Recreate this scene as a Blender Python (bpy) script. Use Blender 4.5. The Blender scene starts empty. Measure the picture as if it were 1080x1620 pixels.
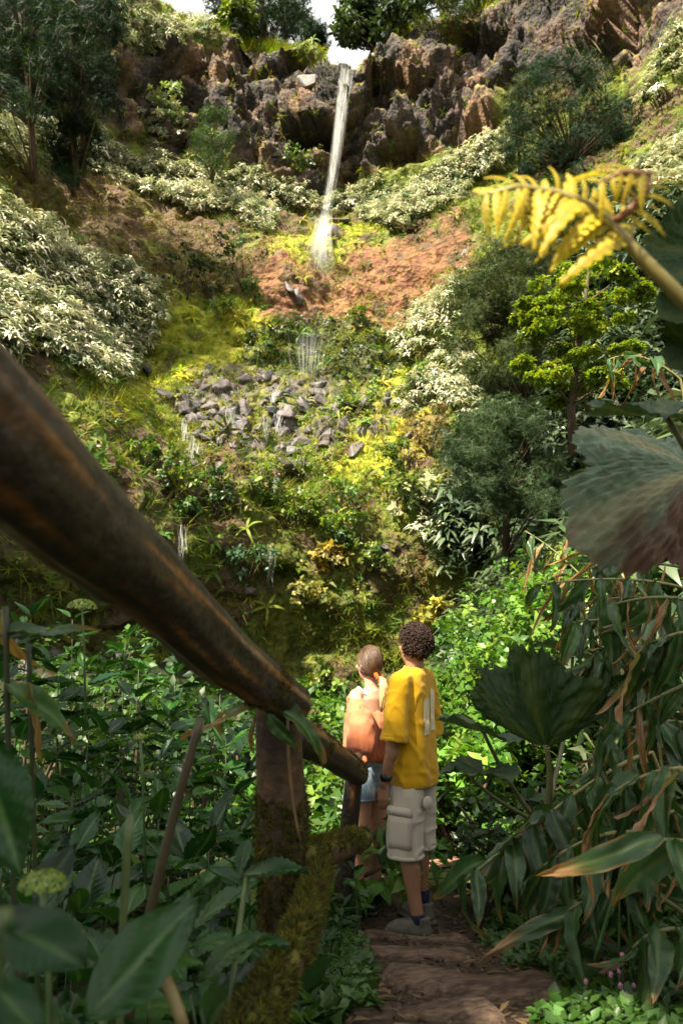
import bpy, bmesh, math, random
import numpy as np
from mathutils import Vector, Matrix, Euler
from mathutils.bvhtree import BVHTree

random.seed(7)
RNG = np.random.default_rng(11)
R_ = math.radians
scene = bpy.context.scene
COL = scene.collection

# ------------------------------------------------------------------ camera
PITCH = R_(11.5)
CP, SP = math.cos(PITCH), math.sin(PITCH)
CAMZ = 1.6
F = 1080.0                       # focal length in photo pixels (24 mm on a 36 mm tall frame)
cam_d = bpy.data.cameras.new('camera')
cam = bpy.data.objects.new('camera', cam_d)
COL.objects.link(cam)
cam.location = (0, 0, CAMZ)
cam.rotation_euler = (R_(90) + PITCH, 0, 0)
cam_d.sensor_fit = 'VERTICAL'
cam_d.sensor_height = 36
cam_d.sensor_width = 24
cam_d.lens = 24
cam_d.clip_start = 0.05
cam_d.clip_end = 600
cam_d.dof.use_dof = True
cam_d.dof.focus_distance = 4.1
cam_d.dof.aperture_fstop = 4.0
scene.camera = cam

# ------------------------------------------------------------------ light
SUN_EL, SUN_AZ = R_(49), R_(-140)          # azimuth measured from +Y towards +X
sx, sy, sz = math.sin(SUN_AZ)*math.cos(SUN_EL), math.cos(SUN_AZ)*math.cos(SUN_EL), math.sin(SUN_EL)
SUNV = Vector((sx, sy, sz))
w = bpy.data.worlds.new('World')
scene.world = w
w.use_nodes = True
nt = w.node_tree
nt.nodes.clear()
out = nt.nodes.new('ShaderNodeOutputWorld')
bg = nt.nodes.new('ShaderNodeBackground')
sky = nt.nodes.new('ShaderNodeTexSky')
sky.sky_type = 'NISHITA'
sky.sun_disc = False
sky.sun_elevation = SUN_EL
sky.sun_rotation = SUN_AZ
sky.air_density = 1.2
sky.dust_density = 3.0
# bright broken cloud veil over the blue
tc = nt.nodes.new('ShaderNodeTexCoord')
nz = nt.nodes.new('ShaderNodeTexNoise')
nz.inputs['Scale'].default_value = 2.2
nz.inputs['Detail'].default_value = 5
rp = nt.nodes.new('ShaderNodeValToRGB')
rp.color_ramp.elements[0].position = .25
rp.color_ramp.elements[0].color = (.65, .65, .65, 1)
rp.color_ramp.elements[1].position = .6
rp.color_ramp.elements[1].color = (1, 1, 1, 1)
mx = nt.nodes.new('ShaderNodeMixRGB')
mx.inputs['Color2'].default_value = (9.3, 9.3, 9.0, 1)
bg.inputs['Strength'].default_value = 0.05
nt.links.new(tc.outputs['Generated'], nz.inputs['Vector'])
nt.links.new(nz.outputs['Fac'], rp.inputs['Fac'])
nt.links.new(rp.outputs['Color'], mx.inputs['Fac'])
nt.links.new(sky.outputs['Color'], mx.inputs['Color1'])
nt.links.new(mx.outputs['Color'], bg.inputs['Color'])
nt.links.new(bg.outputs['Background'], out.inputs['Surface'])

sun_d = bpy.data.lights.new('sun', 'SUN')
sun_d.energy = 5.0
sun_d.angle = R_(1.0)
sun_d.color = (1.0, .90, .70)
sun = bpy.data.objects.new('sun', sun_d)
COL.objects.link(sun)
sun.rotation_euler = SUNV.to_track_quat('Z', 'Y').to_euler()

vs = scene.view_settings
vs.view_transform = 'Standard'
vs.look = 'None'
vs.exposure = 1.95
vs.gamma = 1.0
vs.use_curve_mapping = False
cy = scene.cycles
cy.max_bounces = 6
cy.diffuse_bounces = 1
cy.glossy_bounces = 2
cy.transmission_bounces = 4
cy.transparent_max_bounces = 48
cy.use_denoising = True
cy.caustics_reflective = False
cy.caustics_refractive = False
cy.sample_clamp_indirect = 4

# ------------------------------------------------------------------ helpers
def W(px, py, d):
    """world point seen at photo pixel (px, py) at depth d along the camera axis"""
    X = (px-540)/F*d
    Y = (810-py)/F*d
    return Vector((X, d*CP - Y*SP, CAMZ + Y*CP + d*SP))

def proj(p):
    p = np.asarray(p, float)
    x, y, z = p[..., 0], p[..., 1], p[..., 2]-CAMZ
    d = np.maximum(y*CP + z*SP, .05)
    Y = -y*SP + z*CP
    return 540+F*x/d, 810-F*Y/d, d

def _hash(ix, iy, iz, seed):
    h = (ix.astype(np.int64)*374761393 + iy.astype(np.int64)*668265263 + iz.astype(np.int64)*2147483647 + seed*1274126177) & 0xFFFFFFFF
    h = ((h ^ (h >> 13))*1274126177) & 0xFFFFFFFF
    h = ((h ^ (h >> 15))*2246822519) & 0xFFFFFFFF
    return ((h ^ (h >> 16)) & 0xFFFFFF)/float(0xFFFFFF)

def noise3(p, seed=0):
    p = np.asarray(p, float)
    f = np.floor(p)
    i = f.astype(np.int64)
    u = p-f
    u = u*u*(3-2*u)
    r = 0
    for dx in (0, 1):
        for dy in (0, 1):
            for dz in (0, 1):
                wgt = (u[..., 0] if dx else 1-u[..., 0])*(u[..., 1] if dy else 1-u[..., 1])*(u[..., 2] if dz else 1-u[..., 2])
                r = r + wgt*_hash(i[..., 0]+dx, i[..., 1]+dy, i[..., 2]+dz, seed)
    return r*2-1

def fbm(p, octv=4, seed=0, gain=.5):
    a, s, r = 1.0, 1.0, 0
    for o in range(octv):
        r = r + a*noise3(np.asarray(p)*s + o*17.3, seed+o)
        a *= gain
        s *= 2.03
    return r

def worley(p, seed=0):
    """nearest jittered-grid cell: returns cell id hashes and offset from its seed"""
    p = np.asarray(p, float)
    i = np.floor(p).astype(np.int64)
    best = np.full(p.shape[0], 9e9)
    second = np.full(p.shape[0], 9e9)
    bid = np.zeros((p.shape[0], 3), np.int64)
    boff = np.zeros_like(p)
    for dx in (-1, 0, 1):
        for dy in (-1, 0, 1):
            for dz in (-1, 0, 1):
                c = i+np.array([dx, dy, dz])
                s = np.stack([_hash(c[:, 0], c[:, 1], c[:, 2], seed+q) for q in (1, 2, 3)], 1)
                off = p-(c+s)
                dd = (off**2).sum(1)
                m = dd < best
                second = np.where(m, best, np.minimum(second, dd))
                best = np.where(m, dd, best)
                bid[m] = c[m]
                boff[m] = off[m]
    h = np.stack([_hash(bid[:, 0], bid[:, 1], bid[:, 2], seed+q) for q in (11, 12, 13, 14)], 1)
    return h, boff, np.sqrt(second)-np.sqrt(best)

def sstep(a, b, x):
    t = np.clip((x-a)/(b-a), 0, 1)
    return t*t*(3-2*t)

def in_poly(px, py, poly):
    r = np.zeros(px.shape, bool)
    n = len(poly)
    j = n-1
    for i in range(n):
        xi, yi = poly[i]
        xj, yj = poly[j]
        if yi != yj:
            c = ((yi > py) != (yj > py)) & (px < (xj-xi)*(py-yi)/(yj-yi)+xi)
            r ^= c
        j = i
    return r

def build(name, v, f, mat=None, col=None, smooth=False, parent=None, uv=None):
    """one mesh object from numpy arrays; f is an (M,3|4) array, a list of arrays, or a list of index lists"""
    v = np.asarray(v, np.float32)
    me = bpy.data.meshes.new(name)
    if isinstance(f, np.ndarray):
        f = [f]
    if len(f) and not isinstance(f[0], np.ndarray):
        me.from_pydata(v.tolist(), [], [list(x) for x in f])
    else:
        f = [x for x in f if len(x)]
        loops = np.concatenate([x.reshape(-1) for x in f]).astype(np.int32)
        tot = np.concatenate([np.full(len(x), x.shape[1], np.int32) for x in f])
        st = np.concatenate([[0], np.cumsum(tot)[:-1]]).astype(np.int32)
        me.vertices.add(len(v))
        me.vertices.foreach_set('co', v.reshape(-1))
        me.loops.add(len(loops))
        me.loops.foreach_set('vertex_index', loops)
        me.polygons.add(len(tot))
        me.polygons.foreach_set('loop_start', st)
        me.polygons.foreach_set('loop_total', tot)
        me.update(calc_edges=True)
    me.validate()
    if col is not None:
        c = np.ones((len(v), 4), np.float32)
        c[:, :3] = np.clip(np.asarray(col), 0, 1)
        at = me.color_attributes.new('Col', 'FLOAT_COLOR', 'POINT')
        at.data.foreach_set('color', c.reshape(-1))
    if smooth:
        me.polygons.foreach_set('use_smooth', np.ones(len(me.polygons), bool))
    o = bpy.data.objects.new(name, me)
    COL.objects.link(o)
    if mat:
        me.materials.append(mat)
    if parent:
        o.parent = parent
    return o

def tag(o, label=None, cat=None, group=None, kind=None):
    if label: o['label'] = label
    if cat: o['category'] = cat
    if group: o['group'] = group
    if kind: o['kind'] = kind
    return o

def thing(name, label, cat, loc=(0, 0, 0), group=None):
    o = bpy.data.objects.new(name, None)
    COL.objects.link(o)
    o.location = loc
    o.empty_display_size = .05
    return tag(o, label, cat, group)

def part(name, mesh, parent, M, mat=None):
    """object sharing mesh data, placed by world matrix M under an unrotated empty"""
    o = bpy.data.objects.new(name, mesh)
    COL.objects.link(o)
    o.parent = parent
    if parent is not None:
        o.matrix_local = Matrix.Translation(-parent.location) @ M
    else:
        o.matrix_local = M
    return o

def localise(v, parent):
    return np.asarray(v, float)-np.array(parent.location)

def tube(path, rad, seg=8, cap=True, wob=0, seed=0):
    """swept tube along path (list of points), radius per point -> verts, quads(list)"""
    P_ = [Vector(p) for p in path]
    n = len(P_)
    if not hasattr(rad, '__len__'):
        rad = [rad]*n
    V, Fc = [], []
    up = Vector((0, 0, 1))
    prev = None
    rr = random.Random(seed)
    for i in range(n):
        t = (P_[min(i+1, n-1)]-P_[max(i-1, 0)])
        if t.length < 1e-9: t = Vector((0, 0, 1))
        t.normalize()
        if prev is None:
            a = t.cross(up if abs(t.z) < .95 else Vector((1, 0, 0))).normalized()
        else:
            a = (prev-t*prev.dot(t)).normalized()
        prev = a
        b = t.cross(a)
        for k in range(seg):
            an = 2*math.pi*k/seg
            r = rad[i]*(1+wob*(rr.random()-.5))
            V.append(P_[i]+a*math.cos(an)*r+b*math.sin(an)*r)
    for i in range(n-1):
        for k in range(seg):
            k2 = (k+1) % seg
            Fc.append((i*seg+k, i*seg+k2, (i+1)*seg+k2, (i+1)*seg+k))
    if cap:
        Fc.append(tuple(range(seg-1, -1, -1)))
        Fc.append(tuple((n-1)*seg+k for k in range(seg)))
    return [tuple(v) for v in V], Fc

def bez(p0, p1, p2, n):
    p0, p1, p2 = Vector(p0), Vector(p1), Vector(p2)
    return [p0*(1-t)**2+p1*2*t*(1-t)+p2*t*t for t in [i/(n-1) for i in range(n)]]

class Acc:
    def __init__(s): s.v, s.f, s.c, s.n = [], [], [], 0
    def add(s, v, f, c=None):
        v = np.asarray(v, float).reshape(-1, 3)
        s.v.append(v)
        for q in f: s.f.append(tuple(i+s.n for i in q))
        s.c.append(np.broadcast_to(np.asarray(c if c is not None else (1, 1, 1), float), v.shape))
        s.n += len(v)
        return s
    def make(s, name, mat, parent=None, smooth=True, col=True):
        v = np.concatenate(s.v)
        if parent is not None: v = localise(v, parent)
        return build(name, v, s.f, mat, np.concatenate(s.c) if col else None, smooth, parent)

# --- leaf templates and vectorised scatter
def leaf_strip(L, Wd, prof, segs, droop=0.0, fold=.15, up0=0.0):
    """leaf along +Y, folded on its midrib: verts, quads, param along leaf"""
    v, f, s = [], [], []
    for i in range(segs+1):
        t = i/segs
        wv = Wd*prof(t)/2
        y = L*t
        z = up0*t*L-droop*L*t*t
        v += [(-wv, y, z+fold*wv), (0, y, z), (wv, y, z+fold*wv)]
        s += [t, t, t]
    for i in range(segs):
        a = i*3
        f += [(a, a+1, a+4, a+3), (a+1, a+2, a+5, a+4)]
    return np.array(v), np.array(f), np.array(s)

def blade(L, Wd, prof, segs, droop=0.0, up0=0.0):
    """flat narrow blade along +Y"""
    v, f, s = [], [], []
    for i in range(segs+1):
        t = i/segs
        wv = Wd*prof(t)/2
        v += [(-wv, L*t, up0*t*L-droop*L*t*t), (wv, L*t, up0*t*L-droop*L*t*t)]
        s += [t, t]
    for i in range(segs): f.append((i*2, i*2+1, i*2+3, i*2+2))
    return np.array(v), np.array(f), np.array(s)

def kite(L, Wd, droop=0.0, up0=0.0, fold=.25, wide=.42, tris=4):
    """cheap folded leaf along +Y, bent at its widest place: 4 (or 2) triangles"""
    zf = lambda t: up0*t*L-droop*L*t*t
    if tris == 2:
        v = [(0, 0, 0), (-Wd/2, L*wide, zf(wide)+fold*Wd/2), (0, L, zf(1)), (Wd/2, L*wide, zf(wide)+fold*Wd/2)]
        return np.array(v), np.array([(0, 2, 1), (0, 3, 2)]), np.array([0, wide, 1, wide])
    v = [(0, 0, 0), (-Wd/2, L*wide, zf(wide)+fold*Wd/2), (0, L*(wide+.08), zf(wide)), (Wd/2, L*wide, zf(wide)+fold*Wd/2), (0, L, zf(1))]
    return np.array(v), np.array([(0, 2, 1), (0, 3, 2), (1, 2, 4), (2, 3, 4)]), np.array([0, wide, wide, wide, 1])

def spike(L, Wd, droop=0.0, up0=0.0):
    return np.array([(-Wd/2, 0, 0), (Wd/2, 0, 0), (0, L, (up0-droop)*L)]), np.array([(0, 1, 2)]), np.array([0, 0, 1.])

def rotz(a):
    c, s = math.cos(a), math.sin(a)
    return np.array([[c, -s, 0], [s, c, 0], [0, 0, 1.]])

def rotx(a):
    c, s = math.cos(a), math.sin(a)
    return np.array([[1, 0, 0], [0, c, -s], [0, s, c]])

def merge_tpl(lst):
    v, f, s, n = [], [], [], 0
    for a, b, c in lst:
        v.append(a); f.append(b+n); s.append(c)
        n += len(a)
    return np.concatenate(v), np.concatenate(f), np.concatenate(s)

def frames(nrm, yaw=None, tilt=0.0):
    """rotation matrices whose Z is nrm, random yaw"""
    n = np.asarray(nrm, float)
    n = n/np.maximum(np.linalg.norm(n, axis=1, keepdims=True), 1e-9)
    N = len(n)
    ref = np.where(np.abs(n[:, 2:3]) < .9, np.array([[0, 0, 1.]]), np.array([[1., 0, 0]]))
    a = np.cross(ref, n); a /= np.linalg.norm(a, axis=1, keepdims=True)
    b = np.cross(n, a)
    if yaw is None: yaw = RNG.uniform(0, 2*np.pi, N)
    c, s = np.cos(yaw)[:, None], np.sin(yaw)[:, None]
    return np.stack([a*c+b*s, -a*s+b*c, n], 2)

def scatter(tpl, pos, rot, scale, col, tipcol=None, tipw=1.0):
    """merge copies of tpl -> verts, faces, colours"""
    tv, tf, ts = tpl
    N = len(pos)
    scale = np.asarray(scale, float)
    if scale.ndim == 1: scale = scale[:, None]
    v = np.einsum('nij,nkj->nki', rot, tv[None]*scale[:, None, :])+np.asarray(pos)[:, None, :]
    f = (tf[None]+(np.arange(N)*len(tv))[:, None, None]).reshape(-1, tf.shape[1])
    c = np.repeat(np.asarray(col, float)[:, None, :], len(tv), 1)
    if tipcol is not None:
        tw = np.asarray(tipw).reshape(-1, 1, 1)*(ts[None, :, None]**2)
        c = c*(1-tw)+np.asarray(tipcol)*tw
    return v.reshape(-1, 3), f, c.reshape(-1, 3)

def cat(parts):
    v, f, c, n = [], [], [], 0
    for a, b, d in parts:
        v.append(a); f.append(b+n); c.append(d)
        n += len(a)
    return np.concatenate(v), np.concatenate(f), np.concatenate(c)

def jitter(base, n, amt=.25, hue=.08):
    b = np.asarray(base, float)
    k = 1+RNG.uniform(-amt, amt, (n, 1))
    return np.clip(b*k*(1+RNG.uniform(-hue, hue, (n, 3))), 0, 1)

def mixcols(cols, n, probs=None, amt=.25):
    cols = np.asarray(cols, float)
    i = RNG.choice(len(cols), n, p=probs)
    return np.clip(cols[i]*(1+RNG.uniform(-amt, amt, (n, 1)))*(1+RNG.uniform(-.06, .06, (n, 3))), 0, 1)

# ------------------------------------------------------------------ materials
def new_mat(name):
    m = bpy.data.materials.new(name)
    m.use_nodes = True
    return m, m.node_tree, m.node_tree.nodes['Principled BSDF']

def leaf_mat(name, rough=.42, trans=.3, spec=.5, ttint=(1.5, 1.6, .6), attr=True, color=(.06, .12, .03), vary=.25, bump=0.0, veins=0.0):
    m, t, b = new_mat(name)
    N, Lk = t.nodes, t.links
    outp = N['Material Output']
    b.inputs['Roughness'].default_value = rough
    b.inputs['Specular IOR Level'].default_value = spec
    if attr:
        a = N.new('ShaderNodeVertexColor'); a.layer_name = 'Col'
        src = a.outputs['Color']
    else:
        rgb = N.new('ShaderNodeRGB'); rgb.outputs[0].default_value = (*color, 1)
        src = rgb.outputs[0]
    oi = N.new('ShaderNodeObjectInfo')
    nz_ = N.new('ShaderNodeTexNoise'); nz_.inputs['Scale'].default_value = 14
    geo = N.new('ShaderNodeNewGeometry')
    Lk.new(geo.outputs['Position'], nz_.inputs['Vector'])
    ad = N.new('ShaderNodeMath'); ad.operation = 'ADD'
    Lk.new(oi.outputs['Random'], ad.inputs[0]); Lk.new(nz_.outputs['Fac'], ad.inputs[1])
    mp = N.new('ShaderNodeMapRange')
    mp.inputs['From Min'].default_value = .3; mp.inputs['From Max'].default_value = 1.7
    mp.inputs['To Min'].default_value = 1-vary; mp.inputs['To Max'].default_value = 1+vary
    Lk.new(ad.outputs[0], mp.inputs['Value'])
    mul = N.new('ShaderNodeMixRGB'); mul.blend_type = 'MULTIPLY'; mul.inputs['Fac'].default_value = 1
    Lk.new(src, mul.inputs['Color1']); Lk.new(mp.outputs[0], mul.inputs['Color2'])
    csrc = mul.outputs[0]
    if veins:
        # age spots and nibbled yellow-brown flecks
        sn = N.new('ShaderNodeTexNoise'); sn.inputs['Scale'].default_value = 38; sn.inputs['Detail'].default_value = 4
        Lk.new(geo.outputs['Position'], sn.inputs['Vector'])
        sr = N.new('ShaderNodeMapRange'); sr.inputs['From Min'].default_value = .64; sr.inputs['From Max'].default_value = .74; sr.inputs['To Max'].default_value = veins
        Lk.new(sn.outputs['Fac'], sr.inputs['Value'])
        sm = N.new('ShaderNodeMixRGB'); sm.inputs['Color2'].default_value = (.13, .10, .03, 1)
        Lk.new(sr.outputs[0], sm.inputs['Fac']); Lk.new(csrc, sm.inputs['Color1']); csrc = sm.outputs[0]
    Lk.new(csrc, b.inputs['Base Color'])
    if bump:
        bn = N.new('ShaderNodeTexNoise'); bn.inputs['Scale'].default_value = 60; bn.inputs['Detail'].default_value = 3
        tcx = N.new('ShaderNodeTexCoord'); Lk.new(tcx.outputs['Object'], bn.inputs['Vector'])
        bp = N.new('ShaderNodeBump'); bp.inputs['Strength'].default_value = bump; bp.inputs['Distance'].default_value = .01
        Lk.new(bn.outputs['Fac'], bp.inputs['Height']); Lk.new(bp.outputs['Normal'], b.inputs['Normal'])
    tr = N.new('ShaderNodeBsdfTranslucent')
    tcol = N.new('ShaderNodeMixRGB'); tcol.blend_type = 'MULTIPLY'; tcol.inputs['Fac'].default_value = 1
    tcol.inputs['Color2'].default_value = (*ttint, 1)
    Lk.new(csrc, tcol.inputs['Color1']); Lk.new(tcol.outputs[0], tr.inputs['Color'])
    ms = N.new('ShaderNodeMixShader'); ms.inputs['Fac'].default_value = trans
    Lk.new(b.outputs['BSDF'], ms.inputs[1]); Lk.new(tr.outputs['BSDF'], ms.inputs[2])
    Lk.new(ms.outputs[0], outp.inputs['Surface'])
    return m

def solid_mat(name, color, rough=.7, spec=.3, noise=.25, scale=20, bump=.2, bdist=.01, attr=False, stretch=None, color2=None, sheen=0):
    m, t, b = new_mat(name)
    N, Lk = t.nodes, t.links
    tcx = N.new('ShaderNodeTexCoord')
    mpn = N.new('ShaderNodeMapping')
    if stretch: mpn.inputs['Scale'].default_value = stretch
    Lk.new(tcx.outputs['Object'], mpn.inputs['Vector'])
    n1 = N.new('ShaderNodeTexNoise'); n1.inputs['Scale'].default_value = scale; n1.inputs['Detail'].default_value = 6
    Lk.new(mpn.outputs[0], n1.inputs['Vector'])
    mp = N.new('ShaderNodeMapRange')
    mp.inputs['From Min'].default_value = .25; mp.inputs['From Max'].default_value = .75
    mp.inputs['To Min'].default_value = 1-noise; mp.inputs['To Max'].default_value = 1+noise
    Lk.new(n1.outputs['Fac'], mp.inputs['Value'])
    if attr:
        a = N.new('ShaderNodeVertexColor'); a.layer_name = 'Col'; src = a.outputs['Color']
    else:
        rgb = N.new('ShaderNodeRGB'); rgb.outputs[0].default_value = (*color, 1); src = rgb.outputs[0]
    if color2:
        n2 = N.new('ShaderNodeTexNoise'); n2.inputs['Scale'].default_value = scale*.35; n2.inputs['Detail'].default_value = 5
        Lk.new(mpn.outputs[0], n2.inputs['Vector'])
        r2 = N.new('ShaderNodeMapRange'); r2.inputs['From Min'].default_value = .45; r2.inputs['From Max'].default_value = .6
        Lk.new(n2.outputs['Fac'], r2.inputs['Value'])
        m2 = N.new('ShaderNodeMixRGB'); m2.inputs['Color2'].default_value = (*color2, 1)
        Lk.new(r2.outputs[0], m2.inputs['Fac']); Lk.new(src, m2.inputs['Color1']); src = m2.outputs[0]
    mul = N.new('ShaderNodeMixRGB'); mul.blend_type = 'MULTIPLY'; mul.inputs['Fac'].default_value = 1
    Lk.new(src, mul.inputs['Color1']); Lk.new(mp.outputs[0], mul.inputs['Color2'])
    Lk.new(mul.outputs[0], b.inputs['Base Color'])
    b.inputs['Roughness'].default_value = rough
    b.inputs['Specular IOR Level'].default_value = spec
    if sheen:
        b.inputs['Sheen Weight'].default_value = sheen
    if bump:
        bp = N.new('ShaderNodeBump'); bp.inputs['Strength'].default_value = bump; bp.inputs['Distance'].default_value = bdist
        Lk.new(n1.outputs['Fac'], bp.inputs['Height']); Lk.new(bp.outputs['Normal'], b.inputs['Normal'])
    return m
# ================================================================== the bowl of cliffs
CY0 = 14.0                                   # bowl axis stands at (0, CY0)
KN_R = np.array([5.5, 7.5, 7.6, 6.85, 7.3, 8.9, 13.0, 13.9, 14.7, 18.0, 20.4, 22.0, 21.7, 22.3, 25, 34, 60, 110])
KN_Z = np.array([-4.0, -2.2, .6, 3.0, 4.6, 6.8, 11.2, 13.9, 14.5, 20.2, 23.9, 24.9, 30, 35.0, 36.8, 40, 44, 46])
_len = np.hypot(np.diff(KN_R), np.diff(KN_Z)); _len[-3:] = [3, 3, 2]; _len[0] = 2
KS = np.concatenate([[0], np.cumsum(_len)])

G_POLYS = [
 [(-400, 200), (0, 345), (60, 375), (130, 420), (200, 450), (245, 490), (240, 540), (215, 580), (190, 612), (160, 622), (120, 592), (60, 572), (-400, 560)],
 [(135, 212), (200, 240), (280, 268), (340, 285), (400, 310), (432, 350), (422, 377), (370, 357), (300, 337), (240, 312), (180, 290), (140, 277)],
 [(310, 270), (400, 278), (470, 300), (505, 335), (440, 332), (390, 305)],
 [(-300, 150), (0, 185), (60, 200), (110, 228), (95, 250), (40, 232), (-300, 225)],
 [(560, 335), (640, 300), (700, 262), (760, 220), (815, 195), (808, 262), (742, 292), (722, 332), (640, 376), (600, 357), (575, 352)],
 [(505, 325), (560, 308), (610, 300), (620, 318), (560, 340), (520, 345)],
 [(628, 545), (655, 512), (700, 490), (735, 455), (742, 500), (705, 540), (672, 572), (645, 584)],
 [(640, 640), (690, 575), (735, 560), (785, 620), (770, 690), (720, 665), (690, 640), (650, 670)],
 [(650, 775), (700, 735), (732, 800), (752, 870), (720, 897), (690, 862), (662, 825)],
 [(1000, 172), (1030, 110), (1080, 45), (1300, -60), (1300, 120), (1080, 125), (1040, 172), (1012, 188)],
 [(1010, 260), (1080, 218), (1300, 200), (1300, 340), (1080, 335), (1030, 332)],
 [(-300, -60), (170, 15), (240, 38), (345, 48), (260, 84), (200, 78), (-300, 100)],
 [(232, 165), (278, 160), (290, 210), (245, 220)],
 [(-300, 250), (0, 240), (20, 262), (0, 285), (-300, 290)],
]
ROCK = [(-300, 80), (60, 90), (185, 78), (300, 70), (420, 60), (500, 90), (530, 118), (560, 112), (620, 78), (700, 42), (800, 12), (880, -30), (1400, -300), (1400, 40), (1080, 40), (1000, 115), (900, 110), (820, 140), (765, 205), (700, 245), (640, 275), (590, 262), (560, 290), (490, 300), (430, 290), (380, 268), (330, 240), (280, 250), (230, 205), (180, 195), (60, 180), (-300, 150)]
REDS = [(400, 440), (420, 395), (470, 420), (540, 430), (600, 385), (680, 372), (745, 335), (750, 440), (705, 492), (640, 512), (560, 526), (500, 515), (420, 495)]
YELM = [[(420, 360), (500, 340), (600, 355), (600, 400), (560, 450), (470, 430), (425, 400)],
        [(235, 470), (330, 490), (420, 505), (420, 570), (330, 600), (250, 660), (200, 640), (230, 560)],
        [(600, 560), (650, 590), (640, 720), (580, 760), (500, 740), (560, 650)],
        [(640, 620), (700, 640), (700, 760), (620, 800), (600, 720)]]
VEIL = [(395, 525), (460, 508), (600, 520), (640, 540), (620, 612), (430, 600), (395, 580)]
GARD = [(265, 640), (300, 610), (350, 575), (430, 598), (620, 608), (660, 640), (600, 690), (540, 700), (520, 722), (430, 748), (380, 712), (300, 696)]
BROWN = [(100, 280), (250, 330), (430, 380), (420, 480), (300, 480), (200, 440), (60, 350), (0, 320), (0, 270)]
BROWN2 = [(640, 640), (710, 640), (720, 720), (690, 760), (640, 750)]

def profile(phi, s):
    """undisplaced bowl surface"""
    ph = np.stack([phi*2.2, np.zeros_like(phi), np.zeros_like(phi)], -1)
    # ledges wander up and down, the wall bulges in and out
    zoff = .55*noise3(ph*1.3, 3)*np.clip(s/12, 0, 1)
    r = np.interp(s, KS, KN_R)
    z = np.interp(s, KS, KN_Z)
    bul = 1+.05*noise3(np.stack([phi*2.0, z*.06, 0*z+5], -1), 9)+.05*noise3(np.stack([phi*5.0, z*.12, 0*z+2], -1), 19)
    r = r*bul*(1+.10*sstep(.9, 1.7, np.abs(phi)))
    # the stream has cut a notch into the rim above the fall
    notch = np.exp(-((phi-.012)/.030)**2)*sstep(KS[12], KS[13], s)
    z = z+zoff-notch*(1.0+2.0*sstep(KS[13], KS[15], s))
    # right rim climbs, left rim dips a little
    z = z+sstep(KS[12]-2, KS[13], s)*(sstep(.035, .20, phi)*2.6+sstep(.15, .9, phi)*5.0+sstep(.025, .09, -phi)*2.6+sstep(.25, .9, -phi)*1.0)
    # the horseshoe opens on the viewer's side: unseen arms lowered, the left to admit sun
    z = z-sstep(1.36, 1.62, -phi)*np.maximum(0, z-5)-sstep(1.40, 1.6, phi)*np.maximum(0, z-8)
    return r, z

def bowl(phi, s):
    r, z = profile(phi, s)
    p = np.stack([r*np.sin(phi), CY0+r*np.cos(phi), z+CAMZ], -1)
    return p

NPHI, NS = 540, 470
phis = np.linspace(R_(-108), R_(90), NPHI)
ss = np.interp(np.linspace(0, 1, NS), np.linspace(0, 1, len(KS)), KS) * .45 + np.linspace(0, KS[-1], NS)*.55
PH, SS = np.meshgrid(phis, ss, indexing='ij')
phf, sf = PH.reshape(-1), SS.reshape(-1)
P0 = bowl(phf, sf)
G3 = P0.reshape(NPHI, NS, 3)
def grid_normals(G):
    du = np.gradient(G, axis=0); dv = np.gradient(G, axis=1)
    n = np.cross(du, dv)
    n /= np.maximum(np.linalg.norm(n, axis=2, keepdims=True), 1e-9)
    return n
N0 = grid_normals(G3).reshape(-1, 3)
def zmask(polys, pts, soft=14, seed=0):
    px, py, d = proj(pts)
    w1 = np.stack([px*.02, py*.02, 0*px], -1)
    jx = px+soft*fbm(w1, 3, seed+40)
    jy = py+soft*fbm(w1, 3, seed+80)
    r = np.zeros(px.shape, bool)
    for q in polys: r |= in_poly(jx, jy, q)
    return r
m_rock = zmask([ROCK], P0, 16, 1).astype(float)
m_rock = m_rock*sstep(KS[14]-.4, KS[13]-.6, sf)
m_gard = zmask([GARD], P0, 14, 2).astype(float)
m_red = zmask([REDS], P0, 22, 3).astype(float)
m_yel = zmask(YELM, P0, 25, 4).astype(float)
m_brn = zmask([BROWN, BROWN2], P0, 25, 5).astype(float)
m_veil = zmask([VEIL], P0, 10, 6).astype(float)
m_gin = zmask(G_POLYS, P0, 8, 7).astype(float)
def blur(m, it=3):
    g = m.reshape(NPHI, NS).copy()
    for _ in range(it):
        g[1:-1] = (g[:-2]+g[1:-1]*2+g[2:])/4
        g[:, 1:-1] = (g[:, :-2]+g[:, 1:-1]*2+g[:, 2:])/4
    return g.reshape(-1)
rk = blur(m_rock, 4)
gd = blur(m_gard, 3)
# displacement along the normal
disp = .45*fbm(P0*.35, 4, 21)+.12*fbm(P0*1.7, 3, 31)
rid = 1-np.abs(fbm(P0*np.array([.5, .5, 1.1]), 4, 51))*2
disp = disp+.25*rid*(1-rk)
idx = np.where((rk > .02) | (gd > .02))[0]
pr = P0[idx]
cav = np.zeros(len(P0))
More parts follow.
